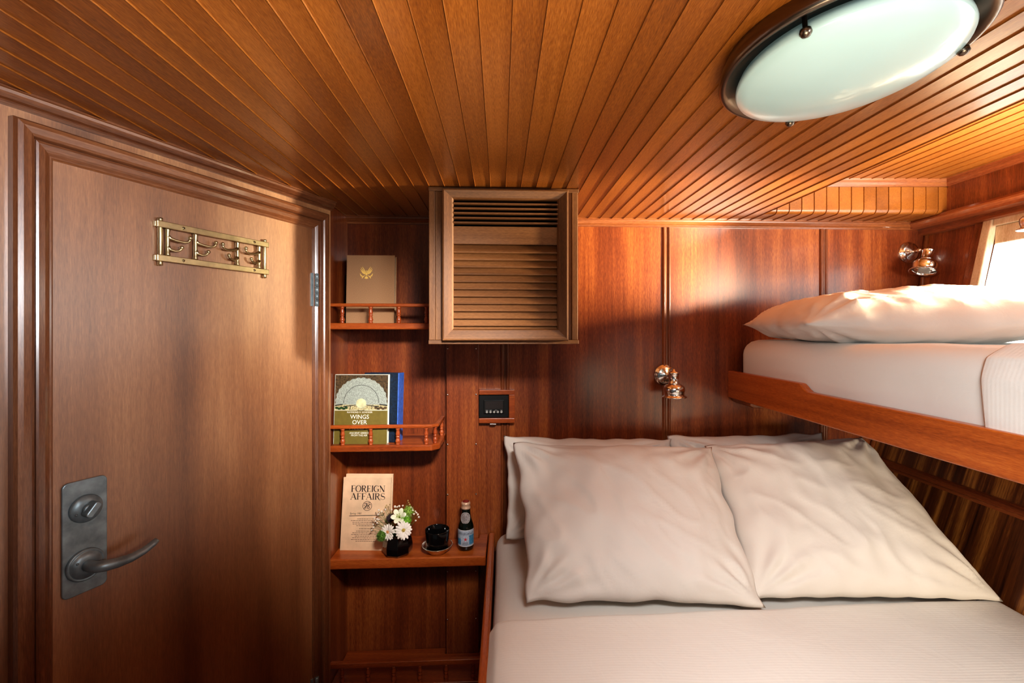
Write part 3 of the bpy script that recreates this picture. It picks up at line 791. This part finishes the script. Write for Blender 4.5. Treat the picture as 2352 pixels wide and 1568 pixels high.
# ------------------------------------------------------------------ vase and flowers
VX,VY,VZ=-.390,1.552,-.760
mb=MB(); M=Matrix.Translation((VX,VY,VZ))@Matrix.Rotation(math.radians(14),4,'Z')
mb.lathe([(.040,0),(.050,.010),(.0505,.030),(.047,.048),(.044,.056),(.040,.066),(.036,.068),(.034,.060),(.036,.045)],8,M,smooth=False)
tag(obj('vase',mb,plain('black_glass',(12,9,10),.06,coat=.8),bevel=.002),'small faceted black glass vase holding the flowers on plain shelf','vase')
M_PETAL=plain('white_petal',(236,226,214),.6); M_STEM=plain('green_stem',(74,108,44),.6)
M_MOSS=plain('green_pompon',(104,150,44),.7,noise_amt=.35,nscale=200)
def daisy(pos, nrm, r, label, pm, cm, grp):
    nrm=Vector(nrm).normalized(); q=nrm.to_track_quat('Z','Y').to_matrix().to_4x4(); M=Matrix.Translation(pos)@q
    t=thing('daisy',label,'flower',M=M.copy(),group=grp)
    mb=MB(); rr=random.Random(int(r*1e5))
    for layer,(n,sc,lift) in enumerate(((17,1.0,.0),(13,.82,.003))):
        for i in range(n):
            a=2*math.pi*(i+.5*layer)/n+rr.uniform(-.08,.08); L_=r*sc*rr.uniform(.88,1.06); w=r*.135
            dr=rr.uniform(-.1,.22)
            Mr=M@Matrix.Rotation(a,4,'Z')
            vs=[];fs=[]
            for k,(u,ww) in enumerate(((.18,.4),(.45,.85),(.75,1.0),(.93,.75),(1.0,.2))):
                z=lift+.004*math.sin(u*2.2)+dr*L_*u*u
                vs+=[(u*L_,-w*ww,z-.0006),(u*L_,0,z+.0009),(u*L_,w*ww,z-.0006)]
            for k in range(4):
                b=3*k; fs+=[(b,b+3,b+4,b+1),(b+1,b+4,b+5,b+2)]
            mb.add(vs,fs,Mr,True)
    obj('petals',mb,pm,t)
    mb=MB(); mb.ball((0,0,.003),r*.24,14,M,sc=(1,1,.55))
    for i in range(26):
        a=rr.uniform(0,6.28); q_=rr.uniform(.3,1)*r*.26
        mb.ball((q_*math.cos(a),q_*math.sin(a),.005),.0011,6,M)
    obj('disc',mb,cm,t)
    mb=MB(); e=Vector((VX,VY,VZ+.045)); p=Vector(pos)
    mb.tube([p-nrm*.001,p-nrm*.012+Vector((0,0,-.004)),e+(p-e)*.35,e],.0014,6); obj('stem',mb,M_STEM,t)
    return t
daisy(at(892,1221,1.505),(-.25,-.86,.2),.027,'white daisy with peach centre at left of the vase',M_PETAL,plain('peach_disc',(206,142,92),.7,noise_amt=.2,nscale=400),None)
daisy(at(927,1217,1.500),(.16,-.9,.28),.030,'white daisy with yellow green centre at right of the vase',M_PETAL,plain('yellow_disc',(176,150,66),.7,noise_amt=.2,nscale=400),None)
# white lily-like bloom above
t=thing('white_bloom','white trumpet bloom with green throat above the daisies','flower',at(918,1186,1.53))
mb=MB(); M=Matrix.Translation(at(918,1188,1.53))@Matrix.Rotation(math.radians(52),4,'X')
for i in range(6):
    Mr=M@Matrix.Rotation(i*math.pi/3+.2,4,'Z'); vs=[];fs=[]
    for u,ww,z in ((.1,.2,0),(.35,.7,.010),(.65,1,.018),(.88,.7,.021),(1,.12,.021)):
        w=.0085*ww; vs+=[(u*.026,-w,z-.001),(u*.026,0,z+.001),(u*.026,w,z-.001)]
    for k in range(4):
        b=3*k; fs+=[(b,b+3,b+4,b+1),(b+1,b+4,b+5,b+2)]
    mb.add(vs,fs,Mr,True)
obj('petals',mb,plain('cream_petal',(232,232,206),.6),t)
mb=MB()
for i in range(5):
    a=i*1.256; mb.tube([M@Vector((0,0,.002)),M@Vector((.006*math.cos(a),.006*math.sin(a),.022))],.0008,5); mb.ball(M@Vector((.006*math.cos(a),.006*math.sin(a),.022)),.0017,6)
obj('stamens',mb,plain('lime_throat',(170,186,84),.6),t)
mb=MB(); e=Vector((VX,VY,VZ+.045)); mb.tube([at(918,1189,1.53),e+Vector((.01,0,.05)),e],.0016,6); obj('stem',mb,M_STEM,t)
def pompon(c,r,label,mat,n=420,spike=.25,grp=None):
    t=thing('pompon_bloom',label,'flower',c)
    mb=MB(); rr=random.Random(int(r*1e6)); c=Vector(c)
    mb.ball(c,r*.86,12)
    for i in range(n):
        d=Vector((rr.gauss(0,1),rr.gauss(0,1),rr.gauss(0,1))).normalized()
        s=d.orthogonal().normalized(); q=c+d*r*.8; tip=c+d*r*(1+spike*rr.random())+s*rr.uniform(-.1,.1)*r
        s2=d.cross(s); w=r*.07
        mb.add([q+s*w,q-s*w*.5+s2*w*.8,q-s*w*.5-s2*w*.8,tip],[(0,1,3),(1,2,3),(2,0,3)])
    obj('head',mb,mat,t)
    mb=MB(); e=Vector((VX,VY,VZ+.045)); mb.tube([c,e+(c-e)*.3,e],.0015,6); obj('stem',mb,M_STEM,t)
pompon(at(932,1196,1.52),.0175,'bright green mossy pompon between the white blooms',M_MOSS)
pompon(at(877,1230,1.50),.0165,'green mossy pompon drooping over left rim of the vase',plain('dark_pompon',(84,116,40),.7,noise_amt=.35,nscale=200))
pompon(at(938,1174,1.545),.0165,'loose pale green flower head at top right of the bunch',plain('pale_pompon',(136,164,72),.7,noise_amt=.3,nscale=220),260,.6)
pompon(at(897,1189,1.55),.0135,'dull purple thistle head at left of the bunch',plain('purple_thistle',(64,48,52),.8,noise_amt=.3,nscale=240),320,.3)
def sprig(tips,label,stem_mat,blossom,rad,name='gypsophila_sprig'):
    t=thing(name,label,'flower',(VX,VY,VZ+.045)); rr=random.Random(len(tips))
    e=Vector((VX,VY,VZ+.045)); mb=MB(); mb2=MB()
    for px,py,dy in tips:
        p=at(px,py,1.545+dy); mid=e+(p-e)*.6+Vector((rr.uniform(-.006,.006),0,rr.uniform(0,.008)))
        mb.tube([e,mid,p],[.0008,.0006,.0005],5)
        mb2.ball(p,rad*rr.uniform(.8,1.25),8)
        for k in range(2): mb2.ball(p+Vector((rr.uniform(-1,1),rr.uniform(-1,1),rr.uniform(-1,1)))*rad*.7,rad*.6,6)
    obj('stems',mb,stem_mat,t); obj('blossoms',mb2,blossom,t)
M_GYP=plain('gypsophila_white',(232,220,206),.7)
sprig([(870,1171,0),(877,1174,-.01),(885,1170,0),(868,1181,.01),(866,1192,0),(870,1193,-.01),(862,1197,0),(866,1201,0),(857,1204,-.005),(858,1211,0),(854,1217,0),(872,1178,.01),(860,1190,.0)],'sprig of tiny white blossoms at left in front of the magazine',M_STEM,M_GYP,.0030)
sprig([(907,1163,0),(912,1164,.01),(917,1162,0),(925,1161,0),(935,1163,.01),(944,1165,0),(948,1172,0),(954,1174,.01),(956,1177,0),(960,1181,0),(962,1187,0),(951,1180,-.01),(943,1183,0),(955,1195,0),(947,1168,.01),(900,1170,0),(936,1186,-.02)],'sprig of tiny white blossoms fanning out at right of the bunch',M_STEM,M_GYP,.0032)
sprig([(937,1149,.0),(939,1154,0),(941,1158,0),(888,1160,.01),(892,1163,.01),(886,1164,.01),(895,1158,.01)],'dry yellow green seed heads rising above the bunch',plain('dry_stem',(120,104,50),.7),plain('seed_head',(176,150,96),.7),.0023,'dry_grass_sprig')

# ------------------------------------------------------------------ silver bowl, tumbler, bottle
GX,GY,GZ=-.2555,1.556,-.760
mb=MB(); prof=[(0,.0025),(.026,.0),(.030,.003),(.034,.008),(.044,.018),(.0505,.026),(.0515,.027)]
inner=[(.0495,.027),(.042,.019),(.031,.010),(0,.007)]
mb.lathe(prof+inner,40,Matrix.Translation((GX,GY,GZ)),cap=False)
bl=obj('silver_bowl',mb,M_SILVER); tag(bl,'small silver bowl under the black tumbler on plain shelf','bowl')
mb=MB()
for i in range(64):
    a=2*math.pi*i/64; mb.ball((GX+.0508*math.cos(a),GY+.0508*math.sin(a),GZ+.0272),.0017,6)
obj('beaded_rim',mb,M_SILVER,bl)
mb=MB(); mb.lathe([(0,.009),(.030,.009),(.0355,.016),(.0385,.040),(.0415,.078),(.0408,.0795),(.0395,.078),(.036,.040),(.030,.016),(0,.015)],40,Matrix.Translation((GX,GY,GZ)),cap=False)
tag(obj('tumbler',mb,M_BLACK),'black glass tumbler standing in the silver bowl','tumbler')
BXc,BYc=-.1605,1.583
bt=thing('water_bottle','small dark green glass water bottle with blue and white label on plain shelf','bottle',(BXc,BYc,-.760))
Mb=Matrix.Translation((BXc,BYc,-.760))
mb=MB(); mb.lathe([(0,.002),(.022,0),(.0265,.004),(.0275,.010),(.0275,.078),(.026,.086),(.021,.099),(.0175,.112),(.0155,.126),(.0145,.140),(.0145,.150),(0,.150)],36,Mb)
obj('glass_body',mb,plain('dark_green_glass',(8,20,12),.07,coat=.7),bt)
mb=MB(); mb.lathe([(.0155,.139),(.0165,.141),(.0165,.144),(.0150,.146),(.0150,.1535),(.0162,.1555),(.0155,.160),(.012,.163),(0,.1645)],24,Mb); mb2=mb
cp=obj('cap',mb,plain('cream_cap',(206,168,140),.4,.3),bt)
mb=MB(); mb.lathe([(.0118,.1628),(.0105,.1655),(.004,.168),(0,.168)],18,Mb); obj('cap_top',mb,plain('red_cap',(130,44,34),.4,.2),cp)
def cyl(r): return lambda x,y,z:(r*math.sin(x/r),-r*math.cos(x/r),z)
rr_=.0279; fn=cyl(rr_); yaw=Matrix.Rotation(math.radians(3),4,'Z')
mb=MB(); Ml=Mb@yaw
def patch(x0,x1,z0,z1,mat,r=rr_,n=16):
    f=cyl(r); vs=[f(x0+(x1-x0)*i/n,0,z) for z in (z0,z1) for i in range(n+1)]
    mb.add(vs,[(i,i+1,n+2+i,n+1+i) for i in range(n)],Ml,True,mat)
patch(-.038,.038,.018,.074,0); patch(-.038,.038,.018,.0195,1,rr_+.0001); patch(-.038,.038,.0725,.074,1,rr_+.0001)
patch(.013,.037,.024,.056,2,rr_+.00015); patch(-.037,-.017,.024,.044,2,rr_+.00015)
put_text(mb,'S.PELLEGRINO',.011,0,0,.058,Ml,3,width=.060,fn=cyl(rr_+.0003))
f3=cyl(rr_+.0003); star=[]
for i in range(10):
    a=math.pi/2+i*math.pi/5; r_=.0072 if i%2==0 else .0028; star.append(f3(r_*math.cos(a),0,.043+r_*math.sin(a)))
mb.add(star,[tuple(range(10))],Ml,False,4)
for k in range(5):
    patch(-.012+.001*k,.012-.001*k,.0235+.0022*k,.0243+.0022*k,3,rr_+.0002)
obj('label',mb,[plain('label_blue_white',(176,186,198),.5,noise_amt=.1,nscale=300),plain('label_edge',(226,222,220),.4),plain('label_blue',(70,128,160),.5,noise_amt=.35,nscale=400),plain('label_navy',(20,32,58),.5),plain('label_red',(196,60,66),.5)],bt)
mb=MB()
tilt=Mb@Matrix.Translation((0,0,.112))
for r_,mat,of in ((.0185,1,.0),(.0170,0,.0002),(.0120,1,.0004),(.0112,0,.0006)):
    pts=[]
    for i in range(28):
        a=2*math.pi*i/28; x=r_*math.cos(a); z=.112+r_*math.sin(a)*1.02
        rad=.0215+(.0150-.0215)*min(1,max(0,(z-.094)/.036)) if z<.130 else .0150
        rad+=.0012+of; xx=min(.98,max(-.98,x/rad*1.02)); pts.append((rad*math.sin(xx),-rad*math.cos(xx),z))
    mb.add(pts+[(0,-(.0188+.0012+of),.112)],[(i,(i+1)%28,28) for i in range(28)],Mb,False,mat)
obj('neck_seal',mb,[plain('seal_grey',(150,142,140),.4,.3,noise_amt=.25,nscale=500),plain('seal_edge',(206,198,194),.35,.3)],bt)

# ------------------------------------------------------------------ reading lamps
def reading_lamp(label, plateM, joint, shade_top, shade_dir, scale=1.0):
    t=thing('reading_lamp',label,'lamp',M=plateM.copy())
    mb=MB(); mb.lathe([(.041,0),(.041,.003),(.039,.006),(.036,.007),(.034,.011),(.026,.015),(.018,.017),(.012,.022),(0,.023)],36,plateM); obj('back_plate',mb,M_CHROME,t)
    base=plateM@Vector((0,0,.018)); j=Vector(joint)
    mb=MB(); mid=(base+j)/2
    mb.tube([base,base.lerp(j,.3),base.lerp(j,.45),base.lerp(j,.55),base.lerp(j,.7),j],[.0075,.0055,.0075,.0075,.005,.0055],12); mb.ball(j,.0095,12); obj('arm',mb,M_CHROME,t)
    d=Vector(shade_dir).normalized(); q=d.to_track_quat('Z','Y').to_matrix().to_4x4(); M=Matrix.Translation(shade_top)@q
    s=scale
    mb=MB(); mb.lathe([(0,-.010*s),(.006*s,-.0095*s),(.0065*s,-.004*s),(.011*s,-.002*s),(.0205*s,.004*s),(.0205*s,.007*s),(.0185*s,.009*s),(.0185*s,.042*s),(.021*s,.0435*s),(.021*s,.046*s),(.0195*s,.047*s)],32,M); sk=obj('socket',mb,M_CHROME,t)
    mb=MB(); mb.lathe([(.0195*s,.047*s),(.031*s,.052*s),(.0385*s,.060*s),(.0405*s,.070*s),(.0385*s,.082*s),(.0365*s,.089*s),(.0385*s,.093*s),(.0470*s,.0970*s),(.0476*s,.1*s),(.038*s,.0965*s),(.0350*s,.090*s),(.037*s,.076*s),(.035*s,.063*s),(.018*s,.050*s)],36,M,cap=False); obj('shade',mb,M_CHROME,sk)
    mb=MB(); mb.ball(M@Vector((0,0,.066*s)),.018*s,14); obj('bulb',mb,plain('frosted_bulb',(235,230,220),.3),sk)
    return t
def plate_on_back(px,py):
    x=(px-CX)/F; X=x*1.70/(1-.0486*x); Y=1.70+.0486*X
    p=Vector((X,Y,(CY-py)/F*Y)); return Matrix.Translation(p-Vector(BY)*-0.0)@(Matrix(((BX.x,0,-BY.x,0),(BX.y,0,-BY.y,0),(0,1,0,0),(0,0,0,1))))
reading_lamp('chrome reading lamp with bell shade pointing straight down, below wall batten over pillows',plate_on_back(1526,861),at(1543,862,1.655),at(1547.5,853,1.630),(0.01,0.0,-1),.92)
reading_lamp('chrome reading lamp with tilted shade in the corner above the upper berth pillow',plate_on_back(2086,580),at(2112,575,1.715),at(2134,573,1.68),(-.30,-.12,-.80),.92)
Mw=Matrix.Translation((1.618,1.352,.372))@Matrix.Rotation(-math.pi/2,4,'Y')
reading_lamp('chrome lamp barely in view at right edge above the window',Mw,(1.575,1.352,.372),(1.556,1.352,.385),(0,0,-1),.86)

# ------------------------------------------------------------------ ceiling lamp
LX,LY,LZ=.481,.664,.387
LR=.163
# the fitting follows the camber of the deck
LT=Matrix.Translation((LX,LY,LZ))@Vector((-.045,.06,1)).to_track_quat('Z','Y').to_matrix().to_4x4()@Matrix.Translation((0,0,.027))
lamp=thing('ceiling_lamp','large round ceiling lamp with bronze rim and frosted aqua glass','lamp',M=LT@Matrix.Translation((0,0,-.04)))
FZ=Matrix.Diagonal((1,1,-1,1)); Ml=LT@FZ
def flipn(mb): mb.f=[f[::-1] for f in mb.f]; return mb
mb=MB(); mb.lathe([(LR-.012,-.012),(LR-.004,.004),(LR+.001,.018),(LR,.024),(LR-.003,.027),(LR-.007,.0265),(LR-.012,.022),(LR-.022,.016),(LR-.040,.010),(0,.010)],72,Ml); obj('rim',flipn(mb),M_BRONZE,lamp)
g=LR*.86
mg=plain('frosted_aqua_glass',(190,220,222),.28,spec=.5,coat=.4,emis=(160,214,220),emis_s=.07)
mb=MB(); mb.lathe([(g-.006,.020),(g-.001,.030),(g,.036),(g-.002,.0405),(g*.88,.047),(g*.65,.0555),(g*.4,.061),(g*.2,.0635),(0,.0645)],72,Ml); obj('glass_bowl',flipn(mb),mg,lamp)
for a in (127,2,-131):
    a=math.radians(a)
    Mc=LT@Matrix.Translation(((g+.003)*math.cos(a),(g+.003)*math.sin(a),0))@FZ
    mb=MB(); mb.lathe([(.003,.010),(.003,.034),(.0065,.036),(.0075,.041),(.005,.045),(0,.047)],14,Mc); obj('clip',flipn(mb),M_BRONZE,lamp)

# ------------------------------------------------------------------ upper berth
def rx(Y): return .826-.0258*(Y-1.74)
ub=thing('upper_berth','upper berth shelf with long cherry lee board along its open side','bunk',(.85,.8,-.26))
prof=[(1.745,-.156)]
mb=MB()
ys=[1.742]+[1.742-(1.742-1.335)*i/4 for i in range(1,5)]
top=[(y,-.156) for y in ys]+[(1.335-.008,-.1575),(1.318,-.163),(1.306,-.171),(1.294,-.1762),(1.28,-.1772)]+[(1.28-i*.27,-.1772) for i in range(1,9)]
vs=[]; 
for y,z in top:
    x=rx(y); vs+=[(x,y,z),(x+.024,y,z),(x+.024,y,-.2585),(x,y,-.2585)]
fs=[]
for k in range(len(top)-1):
    b=4*k
    for i in range(4):
        j=(i+1)%4; fs.append((b+i,b+j,b+4+j,b+4+i))
fs+=[(3,2,1,0),tuple(4*(len(top)-1)+i for i in range(4))]
mb.add(vs,fs); obj('lee_board',mb,W['rail'],ub,bevel=.004,seg=3)
mb=MB(); mb.add([(x,y,z) for z in (-.25,-.235) for x,y in ((.848,1.74),(.905,-.88),(1.458,-.88),(1.458,1.74))],[(3,2,1,0),(4,5,6,7),(0,1,5,4),(1,2,6,5),(2,3,7,6),(3,0,4,7)]); struct(obj('berth_platform',mb,W['trim_y']))
mb=MB(); mb.prism([(.838,-.2585),(.838,-.268),(.850,-.276),(.90,-.276),(.90,-.2585)],1.60,1.735); obj('support_bracket',mb,W['trim_z'],ub,bevel=.002)
def wob(p,a,f,s=0): return a*noise.noise(Vector((p.x*f+s,p.y*f,p.z*f)))
MT=-.036
def um(p):
    # the mattress follows the flare of the hull on its far side and the slant of the lee board
    x=p.x-.0258*(p.y-1.2)*(1 if p.x<1.1 else 0)
    q=Vector((x,p.y,p.z+wob(p,.006,3.5)+wob(p,.003,11)))
    q.x+=wob(p,.008,5,3)
    return q
mb=MB(); mb.rbox((.868,-.8,-.234),(1.475,1.728,MT),.055,(16,90,12),um)
tag(obj('upper_mattress',mb,M_LINEN,weld=True),'thick mattress in a white sheet on the upper berth','mattress')
# coverlet on the upper mattress: wraps over the open edge
def cov_up(u,v):
    Y=-.7+(.832+.7)*v; 
    Y+= (.012*math.sin(u*5) if v>.99 else 0)
    L=[(.858,-.19),(.857,-.09),(.870,-.052),(.905,-.0285),(.98,-.024),(1.2,-.022),(1.46,-.022)]
    k=u*(len(L)-1); i=min(int(k),len(L)-2); t=k-i
    x=L[i][0]+(L[i+1][0]-L[i][0])*t; z=L[i][1]+(L[i+1][1]-L[i][1])*t
    p=Vector((x-.0258*(Y-1.2),Y,z)); p.x-=.004*abs(noise.noise(Vector((Y*6,z*6,0)))); p.z+=wob(p,.003,5)
    return p
mb=MB(); mb.grid(48,60,cov_up,flip=True); tag(obj('coverlet',mb,M_COVER,solid=.005,subsurf=1),'white cotton coverlet tucked over the upper mattress at right edge','coverlet')

# ------------------------------------------------------------------ pillows
def pillow(name,label,c,T,seed,mat,bulge_dir=None,group=None,sag=.02,lump=1.0,under=1.0):
    # c: corners bl, br, tr, tl (world); T thickness
    bl,br,tr,tl=[Vector(p) for p in c]
    n0=(br-bl).cross(tl-bl).normalized()        # faces the viewer for a pillow propped up
    rr=random.Random(seed)
    mb=MB(); N=84; K=64
    def f(u,v,side):
        # edges bow inwards between the pulled-out corners
        uu=u+ sag*(1-abs(2*v-1)**2.2)*(.5-u)*2*abs(2*u-1)**3
        vv=v+ sag*(1-abs(2*u-1)**2.2)*(.5-v)*2*abs(2*v-1)**3
        p=bl*(1-uu)*(1-vv)+br*uu*(1-vv)+tr*uu*vv+tl*(1-uu)*vv
        a=max(0,1-abs(2*u-1)**3.0); b=max(0,1-abs(2*v-1)**3.0)
        h=(a**.62)*(b**.62)
        h*=1+.18*noise.noise(Vector((u*2.2+seed*3.1,v*2.2,side*5)))*lump
        # soft folds running in from the corners
        w=0
        for cu,cv in ((0,0),(1,0),(0,1),(1,1)):
            du,dv=u-cu,v-cv; d=math.hypot(du,dv); an=math.atan2(abs(dv),abs(du)+1e-6)
            w+=math.exp(-((d-.17)/.13)**2)*math.sin(an*16+seed+cu*2+cv)*.0075
        w+=.011*noise.noise(Vector((u*5+seed,v*4,side)))+.006*noise.noise(Vector((u*13+seed,v*9+2,side)))+.0045*(1-abs(noise.noise(Vector((u*7+v*5+seed,v*3-u*2,side*2)))))**6
        rim=min(1,12*min(u,1-u,v,1-v))
        e=0
        hh=(T/2*h+w*rim*lump)*(1 if side>0 else under)
        ed=.009*noise.noise(Vector((u*9+seed,v*9,3)))*(1-rim)
        sl=((br-bl).normalized()*noise.noise(Vector((v*7,seed,9)))*abs(2*u-1)**4+(tl-bl).normalized()*noise.noise(Vector((u*8,seed,4)))*abs(2*v-1)**4)*.009
        return p+sl+n0*((hh+e)*side+ed)
    for side in (1,-1):
        mb.grid(N,K,lambda u,v:f(u,v,side),flip=(side<0))
    o=obj(name,mb,mat,weld=True); tag(o,label,'pillow',group)
    return o
# lower berth: two leaning against the wall, two in front
pillow('pillow','white pillow at back left, mostly hidden, leaning on back wall',[(-.022,1.52,-.70),(.56,1.53,-.70),(.575,1.640,-.392),(-.030,1.636,-.380)],.10,2,M_PILLOW,lump=.8)
pillow('pillow','white pillow at back right, mostly hidden under the upper berth end',[(.56,1.54,-.70),(1.17,1.54,-.70),(1.135,1.665,-.375),(.565,1.655,-.386)],.10,5,M_PILLOW,lump=.8)
pillow('pillow','large white pillow in front at left of the lower berth',[(.038,1.178,-.708),(.652,1.168,-.714),(.668,1.520,-.392),(.004,1.520,-.378)],.17,1,M_PILLOW)
pillow('pillow','large white pillow in front at right, beside the sloping hull wall',[(.630,1.192,-.708),(1.290,1.195,-.714),(1.160,1.510,-.355),(.655,1.55,-.396)],.16,4,M_PILLOW)
# upper berth pillow lying flat
pillow('pillow','plump white pillow lying flat on the upper mattress',[(.800,1.235,.016),(1.46,1.05,.020),(1.47,1.56,.024),(.84,1.66,.018)],.20,8,M_PILLOW,lump=.9,under=.66)

# ------------------------------------------------------------------ lower berth
lb=thing('lower_berth','low wooden berth side board between shelves and lower mattress','bed frame',(-.07,.4,-1.2))
mb=MB(); mb.add([(x,y,z) for z in (-1.25,-.752) for x,y in ((-.086,1.69),(-.064,1.69),(-.019,-.88),(-.040,-.88))],[(0,1,2,3),(7,6,5,4),(0,4,5,1),(1,5,6,2),(2,6,7,3),(3,7,4,0)])
obj('side_board',mb,W['rail'],lb,bevel=.006,seg=3)
mb=MB(); mb.box((-.06,-.88,-.97),(1.285,1.68,-.95)); struct(obj('berth_platform',mb,W['trim_y']))
def lm(p):
    q=Vector((p.x,p.y,p.z+wob(p,.008,3)+wob(p,.003,9)))
    if p.x<.5: q.x+=wob(p,.003,4.5,7)+.016*(1.2-p.y)+.003
    return q
mb=MB(); mb.rbox((-.054,-.86,-.95),(1.298,1.684,-.735),.05,(40,60,10),lm)
tag(obj('lower_mattress',mb,M_LINEN,weld=True),'wide lower mattress in a white fitted sheet','mattress')
def cov_lo(u,v):
    L=[(-.062,-.86),(-.064,-.80),(-.058,-.762),(-.040,-.733),(-.010,-.7245),(.1,-.722)]+[(.1+1.19*i/10,-.722) for i in range(1,11)]
    k=u*(len(L)-1); i=min(int(k),len(L)-2); t=k-i
    x=L[i][0]+(L[i+1][0]-L[i][0])*t; z=L[i][1]+(L[i+1][1]-L[i][1])*t
    ye=1.135+.060*max(0,x)+.010*noise.noise(Vector((x*4,0,1)))
    Y=-.8+(ye+.8)*v
    p=Vector((x,Y,z)); p.z+=wob(p,.007,3)+wob(p,.0035,8,4); 
    if x<.1: p.x+=wob(p,.003,9,2)+.016*(1.2-Y)*(1-max(0,x)/.1)+.004
    return p
mb=MB(); mb.grid(60,80,cov_lo,flip=True); tag(obj('coverlet',mb,M_COVER,solid=.007,subsurf=1),'white ribbed cotton coverlet spread over the lower berth','coverlet')

# ------------------------------------------------------------------ lift the whole room so the floor is at zero
bpy.context.view_layer.update()
for o in S.objects:
    if o.parent is None: o.location.z+=CAM_H

# ------------------------------------------------------------------ lights
def area(name,loc,target,size,size_y,power,col,spread=None):
    l=bpy.data.lights.new(name,'AREA'); l.shape='RECTANGLE'; l.size=size; l.size_y=size_y; l.energy=power; l.color=col
    if spread: l.spread=math.radians(spread)
    o=bpy.data.objects.new(name,l); C.objects.link(o); loc=Vector(loc)+Vector((0,0,CAM_H)); o.location=loc
    d=Vector(target)+Vector((0,0,CAM_H))-loc; o.rotation_euler=d.to_track_quat('-Z','Y').to_euler()
    return o
def spot(name,loc,target,angle,blend,power,col,radius):
    l=bpy.data.lights.new(name,'SPOT'); l.spot_size=math.radians(angle); l.spot_blend=blend; l.energy=power; l.color=col; l.shadow_soft_size=radius
    o=bpy.data.objects.new(name,l); C.objects.link(o); loc=Vector(loc)+Vector((0,0,CAM_H)); o.location=loc
    d=Vector(target)+Vector((0,0,CAM_H))-loc; o.rotation_euler=d.to_track_quat('-Z','Y').to_euler()
    return o
area('recess_fill',(1.40,.74,.10),(1.26,1.14,.53),.5,.12,12,(1.0,.93,.80),100)  # added fill above the upper berth, aimed up to brighten the recess
spot('side_lamp_warm',(1.50,1.12,.145),(.12,1.70,.26),46,.5,240,(1.0,.82,.54),.05)
area('bed_fill',(.30,.12,.39),(.66,.92,-.72),.45,.3,5.4,(.96,.98,1.0),80)  # added fill under the ceiling that lights the lower bed; no opening there
area('niche_fill',(.12,.32,.395),(-.38,1.45,-.20),.22,.15,3.6,(1.0,.97,.93),46)  # added soft fill for the shelf niche, no source of its own
area('ceiling_fill',(.05,-.35,-.50),(.05,.12,.416),.9,.6,8,(1.0,.86,.64),86)  # added warm fill behind the camera, turned up to brighten the planks
area('mattress_fill',(-.30,-.55,.10),(.92,.65,-.06),.4,.3,.9,(.80,.92,1.0),44)  # added cool fill for the open side of the upper mattress
area('door_fill',(1.15,-.55,.22),(-.85,.95,.38),.4,.3,3.0,(.92,.96,1.0),44)  # added cool fill that lifts the upper part of the door
area('hull_fill',(1.0,-.75,-.45),(1.36,1.0,-.62),.3,.3,2.6,(1.0,.84,.6),60)  # added warm fill to brighten the dark hull wall under the bunk
w=bpy.data.worlds.new('World'); S.world=w; w.use_nodes=True
w.node_tree.nodes['Background'].inputs[0].default_value=(.95,.93,.90,1); w.node_tree.nodes['Background'].inputs[1].default_value=.08

# ------------------------------------------------------------------ camera
cam=bpy.data.cameras.new('Camera'); co=bpy.data.objects.new('Camera',cam); C.objects.link(co)
cam.sensor_width=36; cam.lens=36*F/2352; cam.clip_start=.02
cam.shift_y=-(784-CY)/2352
co.location=(0,0,CAM_H); co.rotation_euler=(math.pi/2,0,0)
S.camera=co
S.view_settings.view_transform='Standard'; S.view_settings.look='Medium High Contrast'; S.view_settings.exposure=0
S.cycles.use_denoising=True
